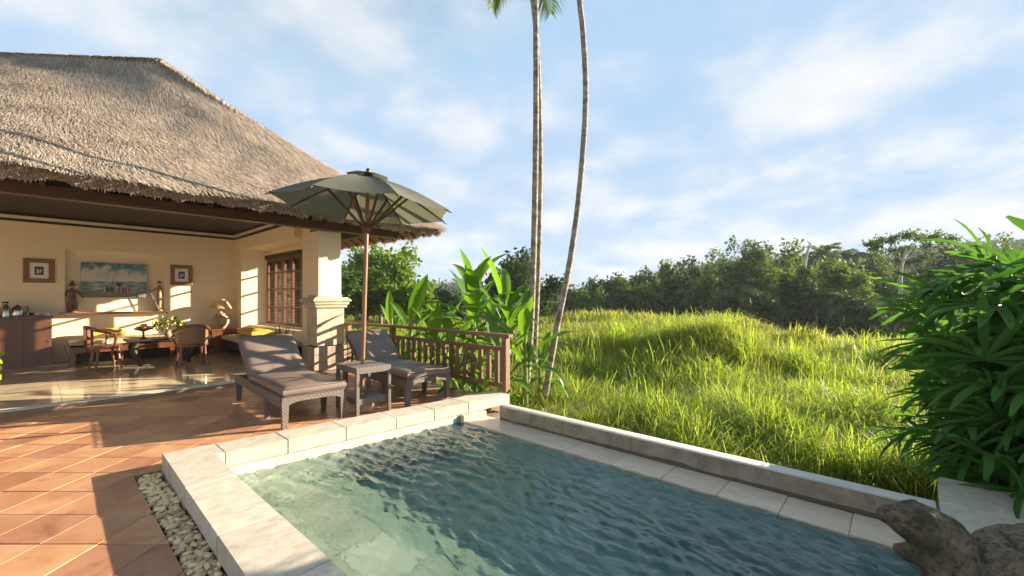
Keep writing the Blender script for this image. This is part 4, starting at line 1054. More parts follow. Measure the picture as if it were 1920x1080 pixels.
def framed(x0, x1, z0, z1, label):
    fr = thing('framed_picture', label, 'picture', ((x0 + x1) / 2, 12.88, (z0 + z1) / 2), 0, 'small framed pictures either side of the niche')
    t_ = 0.085; f = MB()
    f.box(x0, x1, 12.862, 12.898, z1 - t_, z1, 0.008); f.box(x0, x1, 12.862, 12.898, z0, z0 + t_, 0.008)
    f.box(x0, x0 + t_, 12.863, 12.897, z0 + t_ + .001, z1 - t_ - .001, 0.008); f.box(x1 - t_, x1, 12.863, 12.897, z0 + t_ + .001, z1 - t_ - .001, 0.008)
    f.build('frame', M['frame'], fr, smooth=False)
    MB().box(x0 + t_, x1 - t_, 12.884, 12.896, z0 + t_, z1 - t_).build('mat_board', M['paper'], fr, smooth=False)
    cx, cz = (x0 + x1) / 2, (z0 + z1) / 2; pr = MB().box(cx - .062, cx + .062, 12.881, 12.8835, cz - .085, cz + .085).build('print', M['paint_dark'], fr, smooth=False)
    d = MB(); d.ball((cx - .02, 12.881, cz + .03), 0.016, 8, 6, (1, .1, 1)); d.ball((cx - .015, 12.881, cz - .02), 0.03, 8, 6, (.8, .06, 1.3)); d.ball((cx + .025, 12.881, cz), 0.022, 8, 6, (.7, .06, 1.8)); d.build('drawing', M['paint_light'], pr)
framed(-0.215, 0.215, 1.70, 2.185, 'brown framed small picture on the wall above the cabinet')
framed(2.10, 2.53, 1.70, 2.185, 'brown framed small picture on the wall right of the niche')
# carved figures on the shelf
def figure_body(name, m, parent, verts, edges, radii, sub=1):
    me = D.meshes.new(name); me.from_pydata([tuple(v) for v in verts], edges, [])
    o = D.objects.new(name, me); C.objects.link(o)
    sk = o.modifiers.new('s', 'SKIN'); sb = o.modifiers.new('b', 'SUBSURF'); sb.levels = sub; sb.render_levels = sub
    for k, r_ in enumerate(radii): me.skin_vertices[0].data[k].radius = (r_, r_)
    me.skin_vertices[0].data[0].use_root = True
    dg = bpy.context.evaluated_depsgraph_get(); ev = o.evaluated_get(dg); m2 = D.meshes.new_from_object(ev)
    D.objects.remove(o); m2.materials.clear(); setmat(m2, m); m2.polygons.foreach_set('use_smooth', [True] * len(m2.polygons))
    o = link(D.objects.new(name, m2), parent); o.location = -parent.location; return o
sL = thing('carved_figure', 'dark carved wooden dancer figure with a tall headdress at the left end of the shelf', 'statue', (0.47, 12.93, 1.089))
x, y, z = 0.47, 12.92, 1.089
MB().lathe([(0, 0), (0.085, 0), (0.09, 0.03), (0.06, 0.05), (0, 0.05)], 14, (x, y, z)).build('plinth', M['bronze'], sL)
figure_body('body', M['bronze'], sL, [(x, y, z + .28), (x, y, z + .38), (x, y, z + .455), (x, y, z + .49), (x, y - .005, z + .53), (x - .035, y, z + .17), (x - .045, y - .01, z + .05), (x + .045, y - .01, z + .17), (x + .035, y - .01, z + .05),
   (x - .075, y, z + .44), (x - .10, y - .02, z + .36), (x - .06, y - .05, z + .33), (x + .075, y, z + .44), (x + .12, y - .02, z + .38), (x + .17, y - .03, z + .30)],
   [(0, 1), (1, 2), (2, 3), (3, 4), (0, 5), (5, 6), (0, 7), (7, 8), (2, 9), (9, 10), (10, 11), (2, 12), (12, 13), (13, 14)], [.062, .048, .045, .024, .044, .05, .045, .05, .045, .022, .020, .015, .022, .020, .012])
MB().lathe([(0.05, .0), (0.058, .02), (0.042, .035), (0.045, .05), (0.028, .065), (0.030, .08), (0.008, .115), (0, .125)], 12, (x, y, z + .55)).build('headdress', M['bronze'], sL)
sR = thing('carved_figure', 'slim carved wooden figure holding a long slanted pole at the right end of the shelf', 'statue', (1.90, 12.90, 1.089))
x, y = 1.90, 12.90
MB().lathe([(0, 0), (0.075, 0), (0.075, 0.025), (0.05, 0.04), (0, 0.04)], 14, (x, y, z)).build('plinth', M['statuewood'], sR)
figure_body('body', M['statuewood'], sR, [(x, y, z + .33), (x, y, z + .44), (x, y, z + .53), (x, y, z + .57), (x - .005, y - .005, z + .62), (x, y, z + .17), (x - .01, y, z + .04), (x - .06, y - .01, z + .52), (x - .12, y - .03, z + .47), (x - .17, y - .04, z + .46), (x + .05, y, z + .50), (x + .055, y - .01, z + .36)],
   [(0, 1), (1, 2), (2, 3), (3, 4), (0, 5), (5, 6), (2, 7), (7, 8), (8, 9), (2, 10), (10, 11)], [.055, .045, .042, .022, .042, .05, .055, .020, .018, .014, .02, .016])
MB().tube([(x - .02, y - .05, z + .035), (x - .20, y - .05, z + .50), (x - .24, y - .05, z + .51)], [0.012, 0.010, 0.008], 8).build('pole', M['bronze'], sR)
MB().lathe([(0.045, 0), (0.05, .015), (0.03, .035), (0.012, .06), (0, .065)], 12, (x - .003, y - .003, z + .65)).build('headdress', M['bronze'], sR)

def mattress(x0, x1, y0, y1, z0, z1, name, m, parent, loc=None, n=6, puff=0.02, mtx=None):
    b = MB(); b.box(x0, x1, y0, y1, z0, z1); bmesh.ops.subdivide_edges(b.bm, edges=b.bm.edges[:], cuts=n, use_grid_fill=True)
    cx, cy, cz = (x0 + x1) / 2, (y0 + y1) / 2, (z0 + z1) / 2
    for v in b.bm.verts:
        u = Vector(((v.co.x - cx) / (x1 - x0) * 2, (v.co.y - cy) / (y1 - y0) * 2, (v.co.z - cz) / (z1 - z0) * 2))
        e = max(abs(u.x), abs(u.y)); v.co.z = cz + (v.co.z - cz) * (1 - 0.55 * max(0, e - 0.7) / 0.3) + (puff * (1 - u.x ** 2) * (1 - u.y ** 2) if u.z > 0 else 0) + 0.012 * mnoise.noise(v.co * 4)
    if mtx: b.bm.transform(mtx)
    return b.build(name, m, parent, True, 60)
db = thing('daybed', 'long wooden daybed with a cream mattress under the niche', 'daybed', (1.5, 12.5, FZ))
MB().box(0.36, 2.74, 11.98, 12.88, 0.30, 0.42, 0.006).build('frame', M['furnwood'], db, smooth=False)
for x in (0.40, 1.10, 1.95, 2.66): MB().box(x, x + .08, 12.0, 12.08, FZ, 0.299).build('leg', M['furnwood'], db, smooth=False)
MB().box(0.42, 2.70, 12.45, 12.85, FZ, 0.295).build('base_panel', M['darkwood'], db, smooth=False)
mattress(0.40, 2.72, 12.0, 12.86, 0.421, 0.55, 'mattress', M['daybed'], db, n=10)
sb_ = thing('window_seat', 'low seat with a cream mattress under the window', 'window seat', (3.5, 10.9, FZ))
MB().box(3.02, 3.62, 9.10, 12.30, 0.18, 0.38, 0.006).build('base', M['darkwood'], sb_, smooth=False)
for y_ in (9.2, 10.6, 12.1): MB().box(3.10, 3.50, y_, y_ + 0.1, FZ, 0.179).build('leg', M['darkwood'], sb_, smooth=False)
mattress(2.92, 3.63, 9.12, 12.0, 0.381, 0.53, 'mattress', M['daybed'], sb_, n=8, puff=0.03)
for lab, x0, x1, y0, y1, z in (('plump yellow cushion on the daybed behind the left chair', 0.62, 1.25, 12.28, 12.74, 0.555), ('yellow cushion lying on the seat under the window', 3.06, 3.52, 10.3, 11.3, 0.54)):
    cu = mattress(x0, x1, y0, y1, z, z + 0.17, 'cushion', M['yellow'], None, n=5, puff=0.03); tag(cu, lab, 'cushion', 'yellow cushions in the pavilion')
# lamp on its corner block
ct_ = thing('corner_table', 'small wooden block table in the room corner under the lamp', 'table', (3.05, 12.55, FZ))
MB().box(2.80, 3.36, 12.30, 12.86, FZ, 0.60).build('body', M['furnwood'], ct_, smooth=False); MB().box(2.78, 3.38, 12.28, 12.865, 0.601, 0.64, 0.004).build('top', M['furnwood'], ct_, smooth=False)
lp = thing('table_lamp', 'round clay table lamp with a pale cone shade in the room corner', 'lamp', (3.03, 12.52, 0.641))
MB().lathe([(0, .642), (.10, .642), (.11, .66), (.17, .75), (.185, .83), (.16, .92), (.09, .97), (.10, 1.00), (.05, 1.02), (.02, 1.05), (.018, 1.12), (0, 1.12)], 22, (3.03, 12.52, 0)).build('base', M['clay'], lp)
MB().lathe([(.245, 1.13), (.16, 1.29), (.085, 1.36), (.083, 1.36), (.157, 1.287), (.242, 1.13)], 24, (3.03, 12.52, 0)).build('shade', M['shade_cloth'], lp)
MB().ball((3.03, 12.52, 1.17), 0.035, 12, 8).build('bulb', M['bulb'], lp)
# coffee table with bowl and flowers
cf = thing('coffee_table', 'dark low wooden table with curved legs between the two chairs', 'table', (1.70, 11.15, FZ))
MB().box(1.12, 2.30, 10.88, 11.48, 0.545, 0.585, 0.008).build('table_top', M['darkwood'], cf, smooth=False)
for sx_ in (-1, 1):
    for sy_ in (-1, 1):
        cx, cy = 1.71 + sx_ * 0.42, 11.18 + sy_ * 0.2
        MB().tube([(cx, cy, 0.545), (cx + sx_ * .06, cy, 0.42), (cx + sx_ * .02, cy, 0.25), (cx - sx_ * .06, cy, 0.12), (cx - sx_ * .02, cy, FZ)], [.045, .055, .05, .035, .04], 8).build('leg', M['darkwood'], cf)
bw = thing('fruit_bowl', 'footed dark bowl heaped with fruit on the coffee table', 'bowl', (1.38, 11.05, 0.585))
MB().lathe([(0, .586), (.07, .586), (.06, .60), (.018, .63), (.018, .73), (.05, .745), (.14, .775), (.155, .80), (.145, .80), (.05, .76), (0, .755)], 18, (1.38, 11.05, 0)).build('bowl', M['bronze'], bw)
for k in range(9):
    a = k * 2.4; rr_ = 0.085 if k < 6 else 0.03
    fo = MB().ball((1.38 + rr_ * math.cos(a), 11.05 + rr_ * math.sin(a), 0.80 + (0.045 if k >= 6 else 0)), 0.04, 10, 8).build('fruit', M['fruit'], None)
    tag(fo, 'round orange red fruit heaped in the footed bowl', 'fruit', 'fruit in the footed bowl')
fv = thing('flower_vase', 'leafy bunch of yellow flowers in a vase on the coffee table', 'flowers', (1.80, 11.25, 0.586))
MB().lathe([(0, .587), (.05, .587), (.07, .64), (.045, .70), (.055, .73), (.045, .73), (.04, .70), (0, .69)], 14, (1.80, 11.25, 0)).build('vase', M['clay'], fv)
lv, fl = MB(), MB()
for k in range(170):
    a = rnd.uniform(0, 6.28); r_ = 0.24 * rnd.random() ** 0.6; zz = 0.72 + rnd.random() * 0.36 * (1 - r_ / 0.34)
    p = Vector((1.80 + r_ * math.cos(a), 11.25 + r_ * math.sin(a), zz)); d = Vector((math.cos(a), math.sin(a), rnd.uniform(0, 1.2))).normalized() * rnd.uniform(.05, .09); s_ = d.orthogonal().normalized() * rnd.uniform(.012, .022)
    lv.poly([p, p + d * .5 + s_, p + d, p + d * .5 - s_])
    if k % 4 == 0: fl.ball(p + d + Vector((0, 0, .02)), rnd.uniform(.014, .024), 7, 5)
lv.build('leaves', M['leaf_tree_c'], fv, smooth=False); fl.build('blossoms', M['flower'], fv)
# two cane tub chairs
WORLD[0] = False
def tub_chair(label, loc, rz, caned):
    r_ = thing('cane_armchair', label, 'armchair', loc, rz, 'cane tub armchairs round the coffee table')
    MB().lathe([(0, .39), (.255, .39), (.27, .405), (.27, .43), (.25, .445), (0, .445)], 20).build('seat', M['furnwood'], r_)
    pts = []
    for k in range(15):
        a = R(-35 + 250 * k / 14); q = math.sin(R(180 * k / 14)); pts.append((.285 * math.cos(a), .275 * math.sin(a) , .66 + .14 * q ** 2))
    MB().tube(pts, [.020 + .010 * math.sin(math.pi * k / 14) for k in range(15)], 8).build('top_rail', M['furnwood'], r_)
    for k, nm in ((1, 'arm_post'), (13, 'arm_post')):
        p = pts[k]; MB().tube([(p[0] * .86, p[1] * .9, .42), (p[0] * 1.02, p[1], .55), p], [.022, .020, .018], 8).build(nm, M['furnwood'], r_)
    for a, o in ((R(40), 0), (R(140), 0), (R(220), .05), (R(-40), .05)):
        x, y = .24 * math.cos(a), .22 * math.sin(a)
        MB().tube([(x, y, .40), (x * 1.05, y * 1.05, .22), (x * 1.25, y * 1.3, 0.0)], [.026, .022, .018], 8).build('leg', M['furnwood'], r_)
    b = MB(); n = 12; vi, vo = [], []
    for k in range(n + 1):
        a = R(30 + 120 * k / n); q = math.sin(R(180 * (k + 2) / (n + 4)))
        for lst, rr_ in ((vi, .262), (vo, .276)):
            lst.append([b.bm.verts.new((rr_ * math.cos(a) * s_, rr_ * math.sin(a) * s_, z_)) for s_, z_ in ((.98, .45), (1.0, .60), (1.02, .66 + .13 * q ** 2))])
    for k in range(n):
        for j in range(2):
            b.bm.faces.new((vi[k][j], vi[k + 1][j], vi[k + 1][j + 1], vi[k][j + 1])); b.bm.faces.new((vo[k][j], vo[k][j + 1], vo[k + 1][j + 1], vo[k + 1][j]))
    b.build('back', M['canework'] if caned else M['furnwood'], r_, True, 60) if caned else b.bm.free()
    if not caned:
        for k in (5, 6, 7, 8, 9):
            p = Vector(pts[k]); MB().bar((p.x * .95, p.y * .95, .44), p, .014, .05, up=(p.x, p.y, 0)).build('splat', M['furnwood'], r_, smooth=False)
    return r_
tub_chair('wooden armchair seen from the side in front of the daybed', (0.84, 11.12, FZ), R(-90 + 180 + 8), False)
tub_chair('cane backed armchair seen from behind at the coffee table', (2.02, 10.35, FZ), R(180), True)
WORLD[0] = True
# spiky potted plant by the window
sp = thing('spiky_plant', 'potted plant with upright striped blades behind the nearer lounger', 'plant', (3.32, 9.35, FZ))
MB().lathe([(0, FZ), (.12, FZ), (.16, .30), (.17, .32), (.15, .32), (.14, .28), (0, .27)], 16, (3.22, 9.0, 0)).build('pot', M['clay'], sp)
for k in range(16):
    a = rnd.uniform(0, 6.28); ln = rnd.uniform(.35, .62); o = rnd.uniform(.02, .09); out_ = rnd.uniform(.08, .30)
    b = MB(); d = Vector((math.cos(a), math.sin(a), 0)); s_ = Vector((-d.y, d.x, 0)); p0 = Vector((3.22, 9.0, .27)) + d * o; prev = None
    for i in range(6):
        q = i / 5; p = p0 + Vector((0, 0, ln * q)) + d * out_ * q * q; w = .028 * (1 - q ** 2.5) + .001
        row = [b.bm.verts.new(p - s_ * w), b.bm.verts.new(p + d * -.008), b.bm.verts.new(p + s_ * w)]
        if prev:
            b.bm.faces.new((prev[0], prev[1], row[1], row[0])); b.bm.faces.new((prev[1], prev[2], row[2], row[1]))
        prev = row
    b.build('leaf', M['leaf_dry'] if k % 3 == 0 else M['leaf_tree_c'], sp, True, 60)

# ------------------------------------------------------------------ stone turtle on the near coping
tu = thing('turtle_statue', 'weathered stone turtle with raised head and open mouth on the near pool edge', 'statue', (2.74, -0.55, CT))
hd = Vector((-0.22, 0.975, 0)).normalized(); sdv = Vector((hd.y, -hd.x, 0))
T0 = Vector((2.83, -0.63, CT - 0.01))
def tp(f, s_, z): return T0 + hd * f * 0.93 + sdv * s_ * 0.93 + Vector((0, 0, z * 0.90))
tr_ = Euler((0, 0, math.atan2(hd.y, hd.x))); 
b = MB()
b.ball(tp(-0.02, 0, 0.08), 1.0, 24, 16, (0.47, 0.36, 0.085), tr_)                    # plastron and skirt
for f, s_ in ((0.30, 0.27), (0.30, -0.27), (-0.30, 0.27), (-0.30, -0.27)): b.ball(tp(f, s_, 0.06), 1.0, 14, 10, (0.16, 0.10, 0.075), Euler((0, 0, math.atan2(hd.y, hd.x) + (0.5 if f * s_ > 0 else -0.5))))
def blob(pts):
    for (f, s_, z, r_) in pts: b.ball(tp(f, s_, z), r_, 18, 14)
blob([(0.34, 0, 0.02, 0.15), (0.40, 0, 0.05, 0.15), (0.45, 0, 0.06, 0.14), (0.48, 0, 0.0, 0.13), (0.49, 0, 0.10, 0.130), (0.515, 0, 0.15, 0.120), (0.535, 0, 0.20, 0.110), (0.555, 0, 0.235, 0.106)])
blob([(0.595, 0, 0.262, 0.098), (0.635, 0, 0.272, 0.088), (0.672, 0, 0.282, 0.074), (0.705, 0, 0.290, 0.060), (0.732, 0, 0.294, 0.047), (0.752, 0, 0.292, 0.036), (0.762, 0, 0.278, 0.026)])   # upper head to the hooked beak
blob([(0.58, 0, 0.150, 0.070), (0.62, 0, 0.132, 0.058), (0.655, 0, 0.124, 0.045), (0.685, 0, 0.124, 0.033), (0.70, 0, 0.130, 0.024)])        # lower jaw
for s_ in (-1, 1):
    blob([(0.665, s_ * 0.055, 0.345, 0.022), (0.635, s_ * 0.056, 0.350, 0.026), (0.605, s_ * 0.056, 0.345, 0.022), (0.690, s_ * 0.048, 0.335, 0.016), (0.61, s_ * 0.070, 0.245, 0.045), (0.70, s_ * 0.040, 0.262, 0.028)])
bd = b.build('body', M['turtle'], tu)
rm = bd.modifiers.new('remesh', 'REMESH'); rm.mode = 'VOXEL'; rm.voxel_size = 0.0085; rm.use_smooth_shade = True
sm = bd.modifiers.new('smooth', 'SMOOTH'); sm.iterations = 3; sm.factor = 0.5
for nm, sc_, st_ in (('weathering', 0.09, 0.010), ('pitting', 0.022, 0.005)):
    tx = D.textures.new(nm, 'CLOUDS'); tx.noise_scale = sc_; tx.noise_depth = 3
    dm = bd.modifiers.new(nm, 'DISPLACE'); dm.texture = tx; dm.strength = st_; dm.mid_level = 0.5; dm.texture_coords = 'LOCAL'
for s_ in (-1, 1): MB().ball(tp(0.655, s_ * 0.084, 0.308), 0.019, 12, 10).build('eye', M['turtle'], bd)
# shell: dome with raised scutes parted by grooves
b = MB(); NU, NVv = 140, 60; g = []
sites = [(0, 0), (0.23, 0), (-0.23, 0), (0.43, 0.0), (-0.43, 0)] + [(f, s_) for f in (-0.31, -0.11, 0.12, 0.33) for s_ in (0.24, -0.24)]
for i in range(NVv + 1):
    ph = i / NVv; row = []
    for j in range(NU):
        th_ = 2 * math.pi * j / NU; rr_ = ph ** 0.9
        f, s_ = 0.50 * rr_ * math.cos(th_), 0.40 * rr_ * math.sin(th_)
        z = 0.065 + 0.265 * (1 - ph ** 3.0) ** 0.58 if ph < 1 else 0.065
        ds = sorted(math.hypot(f - a, (s_ - c) * 1.15) for a, c in sites); e = ds[1] - ds[0]
        grv = (1 - min(1, e / 0.022)) * 0.014 * (1 if ph < 0.86 else 0); rise = 0.010 * min(1, e / 0.08) * (1 if ph < 0.86 else 0)
        if ph > 0.9: z += 0.012
        n_ = Vector((f * 1.6, s_ * 2.2, 0.25)).normalized()
        p = tp(f, s_, z) + (hd * n_.x + sdv * n_.y + Vector((0, 0, n_.z))) * (rise - grv * 1.3 + 0.005 * mnoise.noise(Vector((f, s_, z)) * 9))
        row.append(b.bm.verts.new(p))
        if i == 0: break
    g.append(row)
for j in range(NU): b.bm.faces.new((g[0][0], g[1][j], g[1][(j + 1) % NU]))
for i in range(1, NVv):
    for j in range(NU): b.bm.faces.new((g[i][j], g[i + 1][j], g[i + 1][(j + 1) % NU], g[i][(j + 1) % NU]))
b.build('shell', M['turtle'], tu, True, 80)
# ------------------------------------------------------------------ slender palms beyond the overflow wall
def frond_arrays(L, n, droop, wl, ww, rng, curl=0.0):
    """pinnate frond along +x from the origin, arching down; returns quads"""
    ts = np.linspace(0, 1, 14); ang = 0.9 - droop * ts ** 1.3
    dx = np.cos(ang); dz = np.sin(ang); px = np.concatenate([[0], np.cumsum((dx[1:] + dx[:-1]) / 2)]) * L / 13; pz = np.concatenate([[0], np.cumsum((dz[1:] + dz[:-1]) / 2)]) * L / 13
    V, F = [], []
    for i in range(13):                       # rachis
        w = 0.02 * L / 2 * (1 - ts[i]) + 0.004; w2 = 0.02 * L / 2 * (1 - ts[i + 1]) + 0.004; b0 = len(V)
        V += [(px[i], -w, pz[i]), (px[i], w, pz[i]), (px[i + 1], w2, pz[i + 1]), (px[i + 1], -w2, pz[i + 1])]; F.append((b0, b0 + 1, b0 + 2, b0 + 3))
    for k in range(n):
        t_ = 0.14 + 0.85 * k / (n - 1); x = np.interp(t_, ts, px); z = np.interp(t_, ts, pz); a = np.interp(t_, ts, ang)
        l = wl * (math.sin(math.pi * (0.15 + 0.80 * t_)) ** 0.7) * rng.uniform(0.85, 1.1)
        for s_ in (-1, 1):
            fw = 0.55 + 0.5 * t_; d = np.array([math.cos(a) * fw, s_ * 1.0, math.sin(a) * fw + rng.uniform(-.1, .25)]); d /= np.linalg.norm(d)
            o = np.array([x, 0, z]); m_ = o + d * l * 0.5 + np.array([0, 0, 0.02 * l]); tip = o + d * l + np.array([0, 0, -l * rng.uniform(0.25, 0.55)])
            wv = np.array([math.cos(a), 0, math.sin(a)]) * ww * rng.uniform(.8, 1.2); b0 = len(V)
            V += [tuple(o - wv * .4), tuple(o + wv * .4), tuple(m_ + wv), tuple(m_ - wv), tuple(tip + wv * .08), tuple(tip - wv * .08)]
            F += [(b0, b0 + 1, b0 + 2, b0 + 3), (b0 + 3, b0 + 2, b0 + 4, b0 + 5)]
    return np.array(V), np.array(F)
def slender(label, pts, r0, r1, fr_angles, crown_r, up_=0.7):
    base = Vector(pts[0]); r_ = thing('slender_palm', label, 'palm', base, 0, 'slender palms beyond the pool')
    P = [Vector(p) for p in pts]; path = []
    for i in range(len(P) - 1):               # Catmull-Rom through the points
        p0, p1, p2, p3 = P[max(i - 1, 0)], P[i], P[i + 1], P[min(i + 2, len(P) - 1)]
        for q in range(10):
            s_ = q / 10; path.append(0.5 * ((2 * p1) + (p2 - p0) * s_ + (2 * p0 - 5 * p1 + 4 * p2 - p3) * s_ ** 2 + (3 * p1 - p0 - 3 * p2 + p3) * s_ ** 3))
    path.append(P[-1]); n = len(path)
    rad = []
    for i in range(n): rad.append((r0 + (r1 - r0) * (i / (n - 1)) ** 0.6) * (1 + 0.035 * math.sin(i * 2.1)) + 0.05 * r0 * max(0, 1 - i / 3))
    MB().tube(path, rad, 14).build('trunk', M['palmtrunk'], r_, True, 60)
    top = path[-1]
    MB().lathe([(r1, -0.05), (r1 * 1.5, 0.15), (r1 * 1.3, up_ - .1), (r1 * .7, up_ + .25)], 12, top).build('crown_shaft', M['stemgreen'], r_)
    for k, (a, dr) in enumerate(fr_angles):
        V, F = frond_arrays(crown_r * rnd.uniform(.9, 1.1), 34, dr, crown_r * 0.34, 0.022, rnd)
        ca, sa = math.cos(a), math.sin(a); V2 = V.copy(); V2[:, 0] = V[:, 0] * ca - V[:, 1] * sa; V2[:, 1] = V[:, 0] * sa + V[:, 1] * ca
        o = npobj('frond', V2 + np.array(top) + np.array([0, 0, up_]), F, M['leaf_palm'], r_, smooth=False)
fa = [(k * 0.9 + 0.2, 1.9 + 0.35 * (k % 3)) for k in range(7)]
slender('straight slender palm trunk in front of its twin, nearest the balustrade', [dp(983, 775, 7.05), dp(989, 700, 7.05), dp(996, 600, 7.05), dp(1002, 420, 7.05), dp(1005, 200, 7.05), dp(1004, 0, 7.05), dp(1000, -250, 7.05), dp(990, -620, 7.05)], 0.060, 0.043, fa, 1.9)
slender('straight slender palm trunk close behind its twin, its frond tips hanging at the top edge', [dp(1002, 680, 7.9), dp(1004, 620, 7.9), dp(1010, 470, 7.9), dp(1013, 300, 7.9), dp(1010, 150, 7.9), dp(1005, 60, 7.9), dp(998, -8, 7.9)], 0.054, 0.045, [(math.atan2(-RD.y, -RD.x) + q, d) for q, d in ((0.1, 2.75), (-.75, 2.4), (.9, 2.3), (2.0, 2.3), (3.1, 2.3), (4.3, 2.3))], 1.45, 0.42)
slender('curved slender palm trunk leaning right, apart from the straight pair', [dp(1018, 772, 6.85), dp(1029, 700, 6.9), dp(1045, 610, 6.95), dp(1066, 505, 7.0), dp(1083, 390, 7.0), dp(1095, 255, 7.0), dp(1098, 160, 7.0), dp(1093, 60, 7.0), dp(1084, -30, 7.0), dp(1065, -300, 7.0), dp(1050, -700, 7.0)], 0.053, 0.043, [(a + 1.0, d) for a, d in fa], 1.9)
# ------------------------------------------------------------------ broad leaved plants behind the balustrade
def paddle(L, Wd, droop, fold, nm, rng):
    b = MB(); n = 11; rows = []
    st = 0.22                                  # stalk share
    x = z = 0; ang = 1.45
    for i in range(n + 1):
        t_ = i / n
        if i: ang -= droop / n * (0.5 + t_); x += L / n * math.cos(ang); z += L / n * math.sin(ang)
        if t_ < st: w = 0.014
        else:
            q = (t_ - st) / (1 - st); w = Wd * (math.sin(math.pi * min(1, q ** 0.75)) ** 0.75) * 0.5 + 0.003
        wob = 0.025 * math.sin(i * 1.7 + rng.random() * 2)
        rows.append([b.bm.verts.new((x - math.sin(ang) * w * fold * f_ + 0, s_ * w, z + math.cos(ang) * w * fold * f_ + wob * (1 if s_ else 0) * w / Wd)) for s_, f_ in ((-1, 1), (-.5, .45), (0, 0), (.5, .45), (1, 1))])
    for a, c in zip(rows, rows[1:]):
        for k in range(4): b.bm.faces.new((a[k], a[k + 1], c[k + 1], c[k]))
    return b.mesh(nm, M['leaf_banana'], True, 70)
LEAVES = [paddle(1.0, 0.18, d, f, 'leaf', rnd) for d, f in ((0.35, 0.30), (0.9, 0.35), (1.6, 0.25), (2.3, 0.3))]
def broad(label, u, v, k, size, n, hs, spread=0.9, seed=0, zb=None):
    rg = random.Random(seed)
    p = dp(u, v, k); base = Vector((p.x, p.y, float(terr(np.array(p.x), np.array(p.y))) if zb is None else zb))
    r_ = thing('broad_leaf_plant', label, 'plant', base, 0, 'broad leaved plants behind the balustrade')
    for q in range(n):
        f = q / max(1, n - 1)
        a = q * 2.4 + rg.uniform(-.3, .3); h = hs[0] + (hs[1] - hs[0]) * f
        o = link(D.objects.new('leaf', LEAVES[min(3, int(rg.uniform(0, 1.6) + (1 - f) * 2.4))]), r_)
        s_ = size * rg.uniform(.75, 1.15); o.location = (rg.uniform(-.05, .05), rg.uniform(-.05, .05), h); o.scale = (s_, s_ * rg.uniform(.8, 1.2), s_)
        o.rotation_euler = (rg.uniform(-.15, .15), spread * (1 - 0.7 * f) * rg.uniform(0.3, 1.0), a)
    WORLD[0] = False
    MB().tube([(0, 0, -.2), (0.01, 0, hs[1] * .5), (0, 0.01, hs[1] + 0.25)], [.045 * size, .038 * size, .018], 8).build('stem', M['stemgreen'], r_)
    WORLD[0] = True
broad('tallest broad leaved plant with upright paddle leaves above the balustrade', 888, 620, 7.4, 1.18, 20, (1.10, 2.00), 0.7, 1)
broad('tall broad leaved plant between the tallest one and the palm trunks', 948, 620, 7.2, 1.05, 18, (0.90, 1.78), 0.8, 2)
broad('broad leaved plant spreading low behind the middle of the balustrade', 850, 630, 6.9, 0.88, 12, (0.70, 1.33), 1.0, 3)
broad('low broad leaved plant left of the tallest one', 812, 630, 7.6, 0.98, 10, (0.75, 1.38), 0.9, 4)
broad('yellow green broad leaved plant near the balustrade corner post', 770, 640, 8.4, 1.16, 9, (0.85, 1.53), 0.9, 5)
broad('broad leaved plant crowding the right end of the balustrade', 938, 680, 6.4, 0.85, 12, (0.60, 1.23), 1.1, 6)
broad('broad leaved plant leaning out in front of the palm trunk pair', 985, 680, 6.6, 0.98, 9, (0.55, 1.33), 1.1, 7)
broad('small broad leaved plant right of the palm trunk pair', 1012, 690, 7.0, 0.76, 8, (0.45, 0.98), 1.1, 8)
broad('broad leaved plant half hidden behind the parasol pole', 735, 640, 9.5, 1.04, 8, (0.75, 1.38), 0.9, 9)
broad('broad leaved plant low behind the balustrade balusters', 890, 690, 6.5, 0.73, 10, (0.45, 0.98), 1.2, 10)

broad('broad leaved plant filling the gap left of the palm trunks', 925, 615, 7.9, 1.00, 13, (0.7, 1.35), 0.75, 21)
broad('broad leaved plant in front of the dark round bush', 838, 615, 8.0, 1.00, 11, (0.7, 1.30), 0.8, 22)
broad('bright broad leaved plant behind the middle balusters', 868, 660, 6.8, 0.80, 11, (0.4, 0.95), 1.0, 23)
# ------------------------------------------------------------------ dark fan palm bush on the right
def fan(nl, L, Wd, spreadA, rng, name='frond'):
    b = MB()
    for k in range(nl):
        a = -spreadA + 2 * spreadA * k / (nl - 1) + rng.uniform(-.05, .05); l = L * (1 - 0.22 * abs(a / spreadA)) * rng.uniform(.9, 1.08); w = Wd * rng.uniform(.85, 1.15)
        d = Vector((math.cos(a), math.sin(a), 0)); s_ = Vector((-d.y, d.x, 0)); prev = None; dr = rng.uniform(.2, 1.15)
        for i in range(7):
            t_ = i / 6; p = d * (l * (t_ - 0.12 * dr * t_ ** 3)) + Vector((0, 0, 0.10 * l * t_ - dr * l * 0.55 * t_ ** 2.2))
            ww = w * (0.30 + 0.70 * min(1, t_ / 0.35)) if t_ < 0.8 else w * (1 - ((t_ - 0.8) / 0.2) * 0.72)
            row = [b.bm.verts.new(p - s_ * ww + Vector((0, 0, ww * .5))), b.bm.verts.new(p), b.bm.verts.new(p + s_ * ww + Vector((0, 0, ww * .5)))]
            if prev:
                b.bm.faces.new((prev[0], prev[1], row[1], row[0])); b.bm.faces.new((prev[1], prev[2], row[2], row[1]))
            prev = row
    return b.mesh(name, M['leaf_fan'], True, 50)
FANS = [fan(n, .46, .022, sp_, rnd) for n, sp_ in ((8, 1.6), (9, 1.9), (7, 1.4), (10, 2.0), (6, 1.3), (8, 1.7), (7, 1.9), (9, 1.5), (5, 1.2), (8, 2.1))]
fb = thing('fan_palm_bush', 'big dark glossy fan palm bush leaning over the pool corner at the right', 'bush', (4.75, -1.15, -0.55))
frg = random.Random(21)
stems = []
